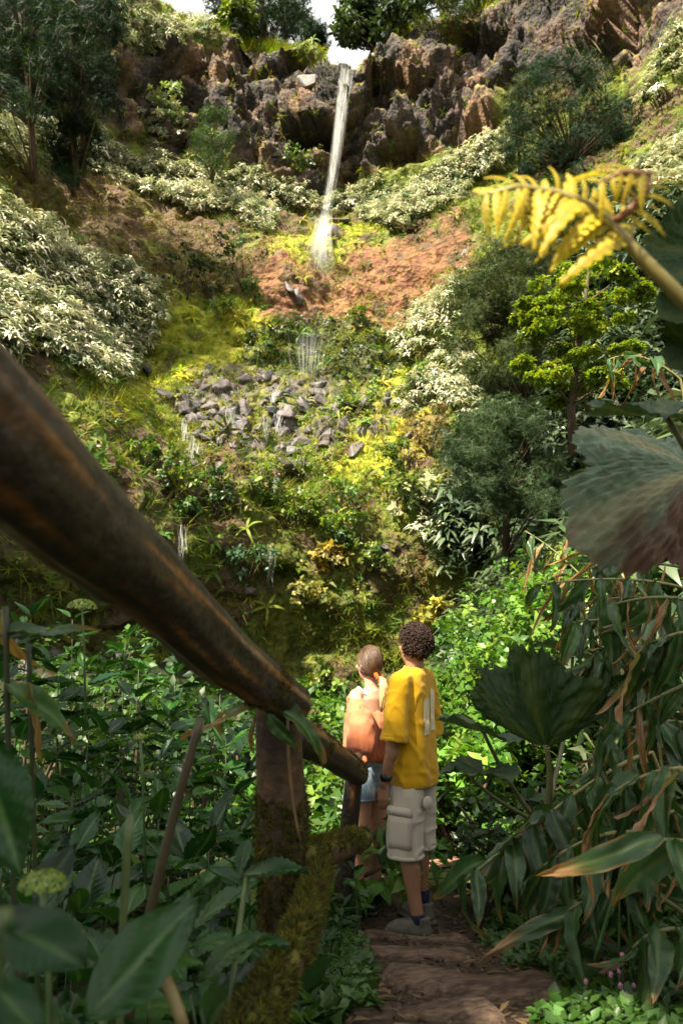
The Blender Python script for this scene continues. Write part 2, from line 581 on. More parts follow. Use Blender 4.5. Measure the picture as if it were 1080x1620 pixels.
# angular basalt blocks, three sizes
h1, o1, e1 = worley(pr*np.array([.30, .30, .34])+.2*fbm(pr*.5, 2, 5)[:, None], 1)
h2, o2, e2 = worley(pr*np.array([.80, .80, .95])+3.3, 2)
h3, o3, e3 = worley(pr*np.array([2.4, 2.4, 2.9])+7.7, 3)
b1 = (h1[:, 0]-.5)*2.1+(o1*(h1[:, 1:4]-.5)).sum(1)*2.2-np.clip(.06-e1, 0, .06)*5
b2 = (h2[:, 0]-.5)*.6+(o2*(h2[:, 1:4]-.5)).sum(1)*.8-np.clip(.12-e2, 0, .12)*2
b3 = (h3[:, 0]-.5)*.16+(o3*(h3[:, 1:4]-.5)).sum(1)*.25
wr, wg = rk[idx], gd[idx]
db = b1*wr*(1-.7*wg)+b2*np.maximum(wr, .45*wg)+b3*np.maximum(wr, wg*.7)
disp[idx] += db
# dark hollows under the biggest blocks
disp[idx] -= wr*np.clip(fbm(pr*np.array([.30, .30, .5]), 2, 77)-.20, 0, .6)*3.4
# broken strata: short overhanging ledges that step along the face
zz = pr[:, 2]*.85+.9*fbm(pr*.22, 2, 91)
saw = (zz % 1.0)
disp[idx] += wr*(.55*(saw-.5)*sstep(-.3, .3, fbm(pr*.4, 2, 95))+.22*(((zz*2.7) % 1.0)-.5))
P1 = P0+N0*disp[:, None]
G1 = P1.reshape(NPHI, NS, 3)
N1 = grid_normals(G1).reshape(-1, 3)

# base colours of rock, soil and moss
nA = fbm(P0*.5, 4, 61); nB = fbm(P0*1.6, 4, 71); nC = fbm(P0*5, 2, 73)
up = N1[:, 2]
c_soil = np.array([.085, .052, .026]); c_moss = np.array([.115, .145, .014]); c_dmoss = np.array([.070, .072, .014])
c_red = np.array([.21, .098, .040]); c_rock = np.array([.095, .064, .052]); c_drock = np.array([.028, .023, .022])
c_yel = np.array([.27, .27, .016]); c_brn = np.array([.11, .062, .026]); c_wet = np.array([.03, .028, .03])
def lerp(a, b, t): return a*(1-t[:, None])+b*t[:, None]
col = lerp(np.tile(c_soil, (len(P0), 1)), c_moss, sstep(-.35, .35, nA+.6*nB))
low = sstep(KS[4], KS[2], sf)
col = lerp(col, c_dmoss, low*.8*sstep(-.5, .4, nB))
col = lerp(col, np.array([.14, .14, .02]), low*sstep(.2, .7, nA-nB*.4)*.7)
col = lerp(col, c_yel, blur(m_yel, 6)*sstep(-.5, .3, nB+.3))
col = lerp(col, c_brn, blur(m_brn, 6)*sstep(-.4, .3, nB)*.8)
redm = blur(m_red, 5)*sstep(-.7, .1, nA*.6+nB*.6)
col = lerp(col, c_red*1.0, redm)
col = lerp(col, np.array([.15, .06, .03]), redm*sstep(.1, .6, nB))
rcol = lerp(np.tile(c_drock, (len(P0), 1)), c_rock, sstep(-.4, .5, nB+.5*nA))
rcol = lerp(rcol, np.array([.19, .105, .062]), sstep(.2, .65, nA+.3*nC)*.75)
rcol = lerp(rcol, np.array([.22, .18, .025]), sstep(.35, .75, up)*sstep(-.1, .4, nC+nA)*.8)
col = lerp(col, rcol, np.maximum(rk, 0))
gcol = lerp(np.tile(np.array([.12, .10, .10]), (len(P0), 1)), np.array([.15, .15, .03]), sstep(-.1, .4, nB+.2))
col = lerp(col, gcol, gd*.8)
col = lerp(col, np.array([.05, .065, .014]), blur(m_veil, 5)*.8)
col *= (1+.25*nC)[:, None]
jj = np.arange(NPHI*NS).reshape(NPHI, NS)
quads = np.stack([jj[:-1, :-1], jj[1:, :-1], jj[1:, 1:], jj[:-1, 1:]], -1).reshape(-1, 4)

def cliff_material():
    m, t, b = new_mat('cliff_surface')
    N, Lk = t.nodes, t.links
    a = N.new('ShaderNodeVertexColor'); a.layer_name = 'Col'
    geo = N.new('ShaderNodeNewGeometry')
    n1 = N.new('ShaderNodeTexNoise'); n1.inputs['Scale'].default_value = 3.5; n1.inputs['Detail'].default_value = 9; n1.inputs['Roughness'].default_value = .65
    n2 = N.new('ShaderNodeTexVoronoi'); n2.inputs['Scale'].default_value = 5.0
    Lk.new(geo.outputs['Position'], n1.inputs['Vector']); Lk.new(geo.outputs['Position'], n2.inputs['Vector'])
    mp = N.new('ShaderNodeMapRange'); mp.inputs['From Min'].default_value = .3; mp.inputs['From Max'].default_value = .72
    mp.inputs['To Min'].default_value = .55; mp.inputs['To Max'].default_value = 1.5
    Lk.new(n1.outputs['Fac'], mp.inputs['Value'])
    mul = N.new('ShaderNodeMixRGB'); mul.blend_type = 'MULTIPLY'; mul.inputs['Fac'].default_value = 1
    Lk.new(a.outputs['Color'], mul.inputs['Color1']); Lk.new(mp.outputs[0], mul.inputs['Color2'])
    Lk.new(mul.outputs[0], b.inputs['Base Color'])
    ad = N.new('ShaderNodeMath'); ad.operation = 'MULTIPLY_ADD'; ad.inputs[1].default_value = .5
    Lk.new(n2.outputs['Distance'], ad.inputs[0]); Lk.new(n1.outputs['Fac'], ad.inputs[2])
    bp = N.new('ShaderNodeBump'); bp.inputs['Strength'].default_value = .9; bp.inputs['Distance'].default_value = .25
    Lk.new(ad.outputs[0], bp.inputs['Height']); Lk.new(bp.outputs['Normal'], b.inputs['Normal'])
    b.inputs['Roughness'].default_value = .75
    b.inputs['Specular IOR Level'].default_value = .35
    return m
M_CLIFF = cliff_material()
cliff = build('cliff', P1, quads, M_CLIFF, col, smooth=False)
tag(cliff, 'horseshoe of dark basalt cliff and mossy soil around the waterfall', 'cliff', kind='structure')
print('cliff built')

# ================================================================== near ground
def path_x(y): return .42+.10*sstep(4.6, 6.5, y)*5
def path_z(y): return np.interp(y, [-6, 1.0, 1.9, 4.15, 4.9, 6.2, 9, 14], [.95, .80, .66, .02, 0, -.12, -.55, -.7])
def ground_h(x, y):
    x = np.asarray(x, float); y = np.asarray(y, float)
    dx = x-path_x(y)
    z = path_z(y)
    L = np.maximum(-dx-.42, 0); Rr = np.maximum(dx-.50, 0)
    left = (-.50*np.minimum(L, 2.0)-.05*np.maximum(L-2, 0))*sstep(9, 5, y)
    left = left+sstep(7, 13, y)*sstep(1.5, 6, L)*2.0
    sl = .30+.85*sstep(4.5, 8.0, y)
    right = sl*Rr+.12*np.minimum(Rr, 3)**2*sstep(3, 7, y)
    right = 8.5*np.tanh(right/8.5)
    p = np.stack([x*1.3, y*1.3, 0*x], -1)
    off = np.clip(np.maximum(L, Rr)*1.4, 0, 1)
    return z+left+right+off*.16*fbm(p, 4, 5)+.012*fbm(p*4, 3, 8)
gx = np.linspace(-16, 16, 220); gy = np.linspace(-9, 26, 240)
GX, GY = np.meshgrid(gx, gy, indexing='ij')
GZ = ground_h(GX, GY)
gv = np.stack([GX, GY, GZ], -1).reshape(-1, 3)
gi = np.arange(220*240).reshape(220, 240)
gq = np.stack([gi[:-1, :-1], gi[1:, :-1], gi[1:, 1:], gi[:-1, 1:]], -1).reshape(-1, 4)
gn = fbm(gv*np.array([.9, .9, .9]), 4, 12)
gdx = np.abs(gv[:, 0]-path_x(gv[:, 1]))
gcol_ = lerp(np.tile(np.array([.030, .026, .014]), (len(gv), 1)), np.array([.028, .042, .012]), sstep(-.3, .3, gn))
gcol_ = lerp(gcol_, np.array([.052, .034, .024]), sstep(.62, .45, gdx)*sstep(7, 6, gv[:, 1]))
M_GROUND = solid_mat('soil', (.05, .03, .02), rough=.9, spec=.2, noise=.6, scale=30, bump=1.0, bdist=.03, attr=True)
ground = build('ground', gv, gq, M_GROUND, gcol_, smooth=True)
tag(ground, 'dark damp earth under the plants beside the steps', 'ground', kind='structure')
# a far sheet that carries the land out to the horizon
far = build('terrain', np.array([(-900, -900, -6.), (900, -900, -6.), (900, 900, -6.), (-900, 900, -6.)]), np.array([[0, 1, 2, 3]]), M_GROUND, np.tile([.03, .045, .015], (4, 1)))
tag(far, 'low ground around the gorge', 'terrain', kind='structure')

step_ = 2
sub = G1[::step_, ::step_]
sa, sb = sub.shape[:2]
si = np.arange(sa*sb).reshape(sa, sb)
sq = np.stack([si[:-1, :-1], si[:-1, 1:], si[1:, 1:], si[1:, :-1]], -1).reshape(-1, 4)
bv = np.concatenate([sub.reshape(-1, 3), gv]); bq = np.concatenate([sq, gq+sa*sb])
BVH = BVHTree.FromPolygons(bv.tolist(), bq.tolist())
CAMP = Vector((0, 0, CAMZ))
def hit(px, py, back=0.0):
    """point of the land seen at a photo pixel (and its normal)"""
    d = (W(px, py, 1)-CAMP).normalized()
    loc, n, i, dist = BVH.ray_cast(CAMP, d, 200)
    if loc is None: return None, None, None
    if n.dot(d) > 0: n = -n
    return loc+d*back, n, dist
def ground_z(x, y): return float(ground_h(np.array([x]), np.array([y]))[0])
# ================================================================== stones on the rocky terrace and loose blocks in the cliff
M_STONE = solid_mat('basalt', (.105, .086, .085), rough=.62, spec=.5, noise=.4, scale=3, bump=.6, bdist=.08, color2=(.055, .044, .043))
M_STONE_W = solid_mat('wet_basalt', (.05, .045, .05), rough=.5, spec=.4, noise=.4, scale=3, bump=.6, bdist=.08, color2=(.11, .10, .10))
def stone_mesh(seed, n=13):
    """angular block: convex hull of a few jittered points, edges chipped"""
    rr = random.Random(seed)
    bm = bmesh.new()
    for i in range(n):
        v = Vector((rr.uniform(-1, 1), rr.uniform(-1, 1), rr.uniform(-.75, .75)))
        v = v.normalized()*rr.uniform(.75, 1.05)
        v = Vector((v.x, v.y*.8, v.z*.65))
        bm.verts.new(v)
    r = bmesh.ops.convex_hull(bm, input=bm.verts)
    bmesh.ops.delete(bm, geom=[e for e in r['geom_interior'] if isinstance(e, bmesh.types.BMVert)], context='VERTS')
    bmesh.ops.bevel(bm, geom=list(bm.edges), offset=.06, segments=1, affect='EDGES')
    me = bpy.data.meshes.new('stone')
    bm.to_mesh(me); bm.free()
    return me
STONES = [stone_mesh(i, 9+i % 5) for i in range(10)]
for i, me in enumerate(STONES): me.materials.append(M_STONE if i % 3 else M_STONE_W)
def put_stone(p, n, size, seed):
    rr = random.Random(seed)
    q = Vector(n).lerp(Vector((0, 0, 1)), rr.uniform(0, .6)).to_track_quat('Z', 'Y').to_matrix().to_4x4()
    M = Matrix.Translation(p) @ q @ Matrix.Rotation(rr.uniform(0, 6.28), 4, 'Z') @ Matrix.Rotation(rr.uniform(-.9, .9), 4, 'X') @ Matrix.Diagonal((size*rr.uniform(.8, 1.25), size*rr.uniform(.75, 1.1), size*rr.uniform(.7, 1.1), 1))
    o = bpy.data.objects.new('stone', STONES[rr.randrange(len(STONES))])
    COL.objects.link(o); o.parent = cliff; o.matrix_local = M
rs = random.Random(5)
cnt = 0
while cnt < 268:
    px, py = rs.uniform(265, 665), rs.uniform(575, 748)
    if px > 515 and rs.random() < .65: continue
    if not in_poly(np.array([px]), np.array([py]), GARD)[0] and rs.random() > .12: continue
    p, n, d = hit(px, py)
    if p is None: continue
    big = rs.random()
    sz = (.17+.5*big**2.6)
    if abs(py-730) < 18 and 370 < px < 510: sz *= 1.35
    put_stone(p-n*sz*.05, n, sz, cnt)
    cnt += 1
for px, py, sz in ((607, 865, .3), (590, 868, .2), (545, 675, .45), (705, 690, .4), (650, 690, .4), (230, 590, .55), (440, 400, .3), (330, 585, .5), (300, 640, .5), (260, 625, .4), (530, 370, 1.0), (537, 350, .8), (455, 455, .5), (470, 470, .5), (735, 400, .4), (395, 935, .35), (90, 1040, .5), (180, 1045, .4), (40, 1060, .4)):
    p, n, d = hit(px, py)
    if p is not None: put_stone(p, n, sz, int(px))
# jutting blocks of the upper cliff
cnt = 0
rs = random.Random(8)
while cnt < 10:
    px, py = rs.uniform(300, 1000), rs.uniform(20, 290)
    if not in_poly(np.array([px]), np.array([py]), ROCK)[0]: continue
    p, n, d = hit(px, py)
    if p is None: continue
    put_stone(p-n*.15, n, rs.uniform(.35, 1.15), 500+cnt)
    cnt += 1

# ================================================================== foliage templates
lanc = lambda t: math.sin(math.pi*min(1, .04+t*.96))**.8*(1-.25*t)
oval = lambda t: math.sin(math.pi*min(1, .02+t*.98))**.7
def whorl(nl, L, Wd, segs, seed, rise=.6, droop=.75, stem=.45):
    rr = random.Random(seed)
    lst = []
    for i in range(nl):
        l = L*rr.uniform(.75, 1.15)
        v, f, s = leaf_strip(l, Wd*rr.uniform(.8, 1.15), lanc, segs, droop=droop*rr.uniform(.7, 1.3), up0=rise*rr.uniform(.6, 1.3), fold=.25)
        v = v@rotz(i*2.399+rr.uniform(-.3, .3)).T
        v[:, 2] += stem*(1-i/nl)*.6
        lst.append((v, f, s))
    return merge_tpl(lst)
T_GINGER = [whorl(9, .52, .115, 3, i) for i in range(4)]
def whorl_s(nl, L, Wd, seed, rise=.6, droop=.75, stem=.45):
    rr = random.Random(seed)
    lst = []
    for i in range(nl):
        v, f, s = kite(L*rr.uniform(.75, 1.15), Wd*rr.uniform(.8, 1.15), droop*rr.uniform(.7, 1.3), rise*rr.uniform(.6, 1.3))
        v = v@rotz(i*2.399+rr.uniform(-.3, .3)).T
        v[:, 2] += stem*(1-i/nl)*.6
        lst.append((v, f, s))
    return merge_tpl(lst)
T_GINGER_S = [whorl_s(7, .52, .14, i+9) for i in range(3)]
def tuft(nb, L, wd, seed, spread=.5, segs=2):
    rr = random.Random(seed)
    lst = []
    for i in range(nb):
        v, f, s = blade(L*rr.uniform(.6, 1.1), wd, lambda t: 1-t*.85, segs, droop=rr.uniform(.3, .9), up0=rr.uniform(.8, 1.8))
        v = v@rotz(rr.uniform(0, 6.28)).T
        lst.append((v, f, s))
    return merge_tpl(lst)
T_TUFT = [tuft(7, .30, .024, i, segs=1) for i in range(3)]
T_HANG = [tuft(6, .5, .022, i+20, segs=1) for i in range(2)]
def leaflet(nl, L, wd, seed, segs=1):
    """a little spray of broad leaves"""
    rr = random.Random(seed)
    lst = []
    for i in range(nl):
        v, f, s = kite(L*rr.uniform(.7, 1.2), wd, rr.uniform(.1, .5), rr.uniform(-.1, .7), .2, tris=4 if segs == 1 else 2)
        v = v@rotx(rr.uniform(-.3, .6)).T@rotz(i*2.4+rr.uniform(-.4, .4)).T
        v += np.array([rr.uniform(-.3, .3)*L, rr.uniform(-.3, .3)*L, rr.uniform(-.3, .5)*L])
        lst.append((v, f, s))
    return merge_tpl(lst)
T_SPRAY = [leaflet(6, .16, .10, i) for i in range(4)]
T_SPRAY_LO = [leaflet(6, .16, .105, i, segs=0) for i in range(4)]
def fernlet(seed, nf=5, L=.5):
    """small fern: fronds as flat serrated blades"""
    rr = random.Random(seed)
    lst = []
    for i in range(nf):
        v, f, s = leaf_strip(L*rr.uniform(.7, 1.1), .16, lambda t: (.4+.6*math.sin(math.pi*(.15+.85*t)))*(1 if int(t*40) % 2 else .55), 5, droop=rr.uniform(.5, .9), up0=rr.uniform(.5, 1.1), fold=.1)
        v = v@rotz(i*6.28/nf+rr.uniform(-.4, .4)).T
        lst.append((v, f, s))
    return merge_tpl(lst)
T_FERN = [fernlet(i) for i in range(3)]
def needles(seed, nn=9, L=.32, wd=.02):
    rr = random.Random(seed)
    lst = []
    for i in range(nn):
        v, f, s = spike(L*rr.uniform(.6, 1.1), wd*1.3, rr.uniform(0, .5))
        v = v@rotx(rr.uniform(-.5, .9)).T@rotz(rr.uniform(0, 6.28)).T
        v[:, 2] += rr.uniform(-.08, .08)
        lst.append((v, f, s))
    return merge_tpl(lst)
T_NEEDLE = [needles(i) for i in range(3)]

M_GINGER = leaf_mat('ginger_leaf', rough=.34, trans=.14, spec=.7, vary=.2, ttint=(1.1, 1.15, .8))
M_COVER = leaf_mat('ground_cover', rough=.55, trans=.3, spec=.25, vary=.25)
M_BROAD = leaf_mat('broad_leaf', rough=.42, trans=.32, spec=.4, vary=.25)
M_NEEDLE = leaf_mat('needle_leaf', rough=.6, trans=.2, spec=.2, vary=.25)
M_BARK = solid_mat('bark', (.075, .05, .034), rough=.9, spec=.2, noise=.5, scale=9, bump=.8, bdist=.02, stretch=(1, 1, .25))

def multi(tpls, pos, rot, scale, col, **k):
    i = np.arange(len(pos)) % len(tpls)
    tipw = k.pop('tipw', None)
    res = []
    for q, t in enumerate(tpls):
        m = i == q
        if m.any():
            res.append(scatter(t, pos[m], rot[m], np.asarray(scale)[m], col[m], tipw=(tipw[m] if tipw is not None else 1.0), **k))
    return cat(res)

# surface sampling of the bowl (area weighted), with the masks carried along
fa = G1[:-1, :-1]; fb = G1[1:, :-1]; fc = G1[:-1, 1:]
area = np.linalg.norm(np.cross(fb-fa, fc-fa), axis=2).reshape(-1)
cent = ((G1[:-1, :-1]+G1[1:, 1:])/2).reshape(-1, 3)
cidx = jj[:-1, :-1].reshape(-1)
cpx, cpy, cd_ = proj(cent)
view = (cpx > -160) & (cpx < 1240) & (cpy > -120) & (cpy < 1200)
facing = ((cent-np.array(CAMP))*N1[cidx]).sum(1) < .25*cd_
def sample(weight, n):
    w_ = area*weight
    w_ = w_*view
    i = RNG.choice(len(w_), n, p=w_/w_.sum())
    p = cent[i]+RNG.normal(0, .05, (n, 3))
    return p, N1[cidx[i]], cidx[i], cpx[i], cpy[i]
UP = np.array([0, 0, 1.])

# --- ginger: the plants that show largest are things, the farther banks are one mass
g_soft = blur(m_gin, 1)
GIN_COLS = np.array([[.66, .65, .47], [.50, .53, .35], [.76, .73, .55], [.10, .17, .07]])  # dark tone stands for shaded gaps between the pale leaves
gm = [build('ginger_plant_shape', *scatter(T_GINGER[i], np.zeros((1, 3)), np.eye(3)[None], np.ones(1), GIN_COLS[i][None], tipcol=np.array([.68, .58, .36]), tipw=np.array([.35]))[:2], M_GINGER, scatter(T_GINGER[i], np.zeros((1, 3)), np.eye(3)[None], np.ones(1), GIN_COLS[i][None], tipcol=np.array([.68, .58, .36]), tipw=np.array([.35]))[2]) for i in range(4)]
gmesh = []
for o in gm:
    gmesh.append(o.data); bpy.data.objects.remove(o)
def ginger_group(polys, n, size, label, group, jit=.18):
    px0 = [q[0] for P_ in polys for q in P_]; py0 = [q[1] for P_ in polys for q in P_]
    w_ = np.zeros(len(cent))
    for P_ in polys: w_ = np.maximum(w_, in_poly(cpx, cpy, P_).astype(float))
    w_ = w_*facing*(cpx > -40)*(cpx < 1110)
    i = RNG.choice(len(w_), n, p=(area*w_)/(area*w_).sum(), replace=False)
    for k in i:
        p = cent[k]; nr = N1[cidx[k]]
        d = Vector(nr*.45+UP*.9).normalized()
        o = bpy.data.objects.new('ginger_plant', gmesh[RNG.integers(4)])
        COL.objects.link(o)
        s = size*RNG.uniform(.8, 1.35)
        o.location = Vector(p)+Vector(nr)*RNG.uniform(.05, .45)
        o.rotation_euler = (d.to_track_quat('Z', 'Y') @ Euler((0, 0, RNG.uniform(0, 6.28))).to_quaternion()).to_euler()
        o.scale = (s, s, s*RNG.uniform(.9, 1.2))
        tag(o, label, 'plant', group)
ginger_group([G_POLYS[0]], 190, .66, 'pale ginger plant in the dense bank on the steep slope above the rail', 'ginger plants of the big left bank')
ginger_group(G_POLYS[6:9], 60, .8, 'pale ginger plant on the slope beside the feathery tree', 'ginger plants on the right slope')
ginger_group([G_POLYS[0]], 40, .6, 'pale ginger plant in the dense bank on the steep slope above the rail', 'ginger plants of the big left bank')
p, n, ci, ax, ay = sample(g_soft[cidx]*facing*np.where(in_poly(cpx, cpy, G_POLYS[0]), 1.5, 1.0)*np.where(in_poly(cpx, cpy, G_POLYS[1]) | in_poly(cpx, cpy, G_POLYS[2]) | in_poly(cpx, cpy, G_POLYS[4]) | in_poly(cpx, cpy, G_POLYS[5]), 2.2, 1.0), 17000)
off = .65*RNG.uniform(.0, 1.0, (len(p), 1))**1.3
ds = n*.4+UP*.9+RNG.normal(0, .25, (len(p), 3))
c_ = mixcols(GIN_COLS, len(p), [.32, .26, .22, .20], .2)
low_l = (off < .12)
c_ = np.where(low_l, mixcols([[.10, .17, .07], [.14, .20, .09]], len(p)), c_)   # lowest leaves coloured dark green to paint shade into the gaps
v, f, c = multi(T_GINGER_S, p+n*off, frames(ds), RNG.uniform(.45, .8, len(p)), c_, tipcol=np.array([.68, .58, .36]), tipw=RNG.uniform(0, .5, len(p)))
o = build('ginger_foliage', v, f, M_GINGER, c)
tag(o, 'pale ginger growing in bands along the cliff ledges', 'foliage', kind='stuff')

# --- low cover: moss tufts, grass, small leaves, ferns
bare = np.clip(rk*.80+blur(m_red, 4)*.62+gd*.25, 0, .93)[cidx]
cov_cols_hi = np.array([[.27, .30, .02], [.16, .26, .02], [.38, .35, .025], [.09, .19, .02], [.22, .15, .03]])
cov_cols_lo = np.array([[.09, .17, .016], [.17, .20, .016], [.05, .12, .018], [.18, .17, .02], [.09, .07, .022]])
ymask = blur(m_yel, 6)
def cover(tpls, n, size, weight, hang=False, seed=0, bias=None):
    patch = np.clip(.5+.9*fbm(cent*.45, 3, 200+seed), .22, 1.4)**1.5
    p, nr, ci, ax, ay = sample((1-bare)*patch*weight, n)
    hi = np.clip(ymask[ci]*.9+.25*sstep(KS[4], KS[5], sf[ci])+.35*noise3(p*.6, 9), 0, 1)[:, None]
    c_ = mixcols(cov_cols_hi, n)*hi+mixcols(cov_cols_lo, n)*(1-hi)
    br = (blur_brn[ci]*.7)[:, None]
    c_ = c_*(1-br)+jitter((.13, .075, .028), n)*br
    if bias is not None: c_ = c_*np.asarray(bias)
    ds = nr*.8+UP*(.45 if not hang else -.55)+RNG.normal(0, .3, (n, 3))
    return multi(tpls, p, frames(ds), RNG.uniform(.55, 1.35, n)*size, c_)
blur_brn = blur(m_brn, 6)
fgt = facing.astype(float)
near_w = np.clip(18/np.maximum(cd_, 8), .4, 1.6)
def cover_obj(name, label, *a, mat=None, **k):
    v, f, c = cover(*a, **k)
    o = build(name, v, f, mat or M_COVER, c)
    tag(o, label, 'foliage', kind='stuff')
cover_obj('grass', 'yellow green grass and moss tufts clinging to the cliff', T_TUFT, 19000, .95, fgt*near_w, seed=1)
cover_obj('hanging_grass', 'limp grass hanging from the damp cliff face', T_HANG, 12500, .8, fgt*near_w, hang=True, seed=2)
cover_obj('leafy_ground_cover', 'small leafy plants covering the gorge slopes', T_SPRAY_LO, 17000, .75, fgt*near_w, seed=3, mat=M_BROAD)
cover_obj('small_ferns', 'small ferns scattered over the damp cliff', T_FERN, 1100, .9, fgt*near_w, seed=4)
# greenery of the dripping veil wall, dense and small
p, nr, ci, ax, ay = sample(blur(m_veil, 2)[cidx]*fgt, 4200)
v, f, c = multi(T_SPRAY_LO, p, frames(nr+RNG.normal(0, .4, nr.shape)), RNG.uniform(.5, 1.2, len(p)), mixcols([[.05, .085, .02], [.10, .12, .025], [.03, .05, .018]], len(p)))
tag(build('veil_wall_greenery', v, f, M_BROAD, c), 'small wet plants on the dripping wall behind the lower fall', 'foliage', kind='stuff')
# cover of the cliff rim
rim = np.exp(-((sf-KS[14]+.4)/1.5)**2)[cidx]
p, nr, ci, ax, ay = sample(rim*facing*(cpy < 140), 5000)
v, f, c = multi(T_TUFT, p, frames(nr*.5+UP+RNG.normal(0, .3, nr.shape)), RNG.uniform(1., 2.2, len(p)), mixcols(cov_cols_hi, len(p)))
tag(build('rim_grass', v, f, M_COVER, c), 'sunlit yellow grass along the top edge of the cliff', 'grass', kind='stuff')
print('cover built')

# ================================================================== shrubs and trees
def crown_arrays(centres, radii, nleaf, tpls, size, cols, probs=None, flat=.7, outward=.5, seed=0, droop=0.0, shell=.35):
    """leaf copies spread through many clumps"""
    P_, N_, C_ = [], [], []
    for c0, r0 in zip(centres, radii):
        n = max(4, int(nleaf*RNG.uniform(.7, 1.3)))
        u = RNG.normal(0, 1, (n, 3)); u /= np.linalg.norm(u, axis=1, keepdims=True)
        rr = RNG.uniform(shell, 1, (n, 1))**.6
        q = u*rr*r0*np.array([1, 1, flat])
        P_.append(np.array(c0)+q)
        N_.append(u*outward+UP*(1-outward)+RNG.normal(0, .25, (n, 3))-UP*droop)
        C_.append(mixcols(cols, n, probs)*RNG.uniform(.82, 1.18))
    P_, N_, C_ = map(np.concatenate, (P_, N_, C_))
    return multi(tpls, P_, frames(N_), RNG.uniform(.7, 1.3, len(P_))*size, C_)

def make_shrub(base, r, h, label, cols, leaf=.13, n=600, group='shrubs on the cliff', tpls=None, mat=None, nclump=14, nrm=(0, 0, 1), name='shrub', stems=5, catg='shrub'):
    t = thing(name, label, catg, base, group)
    b = Vector(base)
    axis = (Vector(nrm)*.6+Vector((0, 0, 1))).normalized()
    cs = []
    for i in range(nclump):
        a = random.uniform(0, 6.28); q = math.sqrt(random.random())
        z = random.uniform(.25, 1)*h
        wd = r*(1-.35*abs(z/h-.45))
        cs.append(b+axis*z+Vector((math.cos(a)*q*wd, math.sin(a)*q*wd, 0)))
    k = max(4, int(n/nclump/6))
    v, f, c = crown_arrays(cs, [r*random.uniform(.28, .45) for _ in cs], k, tpls or T_SPRAY, leaf/.16, cols)
    build('foliage', localise(v, t), f, mat or M_BROAD, c, parent=t)
    A = Acc()
    for i in range(stems):
        tp = cs[i % len(cs)]
        vv, ff = tube(bez(b-axis*.1, b.lerp(tp, .4)+axis*.1, tp, 5), [.03*h/1.2, .025, .02, .015, .008], 5)
        A.add(vv, ff, (.06, .045, .03))
    A.make('stems', M_BARK, t)
    return t

def tree(name, label, base, trunk_pts, trunk_r, clumps, nleaf, tpls, size, cols, mat, group=None, flat=.7, outward=.5, droop=0.0, limb_r=.05, probs=None, bark=(.075, .05, .034), shell=.35):
    """trunk_pts world points; clumps list of (centre, radius)"""
    t = thing(name, label, 'tree', base, group)
    A = Acc()
    n = len(trunk_pts)
    vv, ff = tube(trunk_pts, [trunk_r*(1-.8*i/(n-1)) for i in range(n)], 8, wob=.15)
    A.add(vv, ff, bark)
    tp = [Vector(q) for q in trunk_pts]
    A.make('trunk', M_BARK, t)
    B = Acc()
    for c0, r0 in clumps:
        c0 = Vector(c0)
        # limb leaves the trunk somewhat below its clump
        best = min(tp, key=lambda q: (q-c0).length+max(0, (q.z-c0.z))*2)
        mid = best.lerp(c0, .5)+Vector((0, 0, .12*(c0-best).length))
        vv, ff = tube(bez(best, mid, c0, 5), [limb_r, limb_r*.8, limb_r*.6, limb_r*.4, limb_r*.15], 5)
        B.add(vv, ff, bark)
    B.make('limbs', M_BARK, t)
    v, f, c = crown_arrays([q[0] for q in clumps], [q[1] for q in clumps], nleaf, tpls, size, cols, probs, flat, outward, droop=droop, shell=shell)
    build('crown', localise(v, t), f, mat, c, parent=t)
    return t

def px_clumps(polys, d0, dspread, n, r, seed, ncut=None):
    """clump centres through a crown volume whose outline the photo shows"""
    rr = random.Random(seed)
    res = []
    xs = [q[0] for q in polys]; ys = [q[1] for q in polys]
    while len(res) < n:
        x, y = rr.uniform(min(xs), max(xs)), rr.uniform(min(ys), max(ys))
        if in_poly(np.array([x]), np.array([y]), polys)[0]:
            res.append((W(x, y, d0+rr.gauss(0, dspread)), r*rr.uniform(.6, 1.25)))
    return res
# --- individual shrubs on the cliff, where the photograph shows them
LIM = [[.13, .20, .02], [.10, .17, .02], [.18, .22, .03]]
MIDG = [[.05, .11, .02], [.07, .13, .025], [.035, .08, .02]]
DRKG = [[.025, .055, .02], [.035, .07, .02], [.018, .04, .016]]
PALE = [[.30, .31, .16], [.22, .26, .12], [.14, .19, .07]]
DRY = [[.17, .10, .04], [.13, .09, .035], [.10, .10, .03]]
def cliff_shrub(px, py, wpx, hpx, label, cols, n=700, leaf=.13, tpls=None, mat=None):
    p, nr, d = hit(px, py+hpx*.35)
    if p is None: return
    make_shrub(p, wpx/F*d*.5, hpx/F*d*.95, label, cols, leaf, n, tpls=tpls, mat=mat, nrm=nr, nclump=16)
cliff_shrub(268, 762, 85, 95, 'bright green shrub hanging on the dark wall below the rocks', LIM+MIDG, 900)
cliff_shrub(226, 722, 45, 36, 'small green shrub above the bright shrub on the dark wall', MIDG+LIM, 350)
cliff_shrub(290, 812, 38, 34, 'small shrub just below the bright shrub on the dark wall', MIDG, 250)
cliff_shrub(345, 790, 45, 90, 'tall narrow dark green shrub under the wet rocks', MIDG+DRKG, 450)
cliff_shrub(450, 810, 90, 70, 'yellow green shrub hanging under the overhang', LIM, 800)
cliff_shrub(550, 820, 70, 110, 'tall lime green shrub under the overhang in the middle', LIM+MIDG, 900)
cliff_shrub(495, 815, 32, 55, 'small lime shrub between two larger ones under the overhang', LIM, 300)
cliff_shrub(390, 900, 75, 70, 'blue green leafy shrub on the shaded mossy wall', [[.05, .11, .045], [.04, .08, .035]], 600)
cliff_shrub(525, 890, 45, 40, 'tuft of yellowing ginger leaves on the shaded wall', [[.32, .22, .04], [.2, .17, .04]], 160, .25)
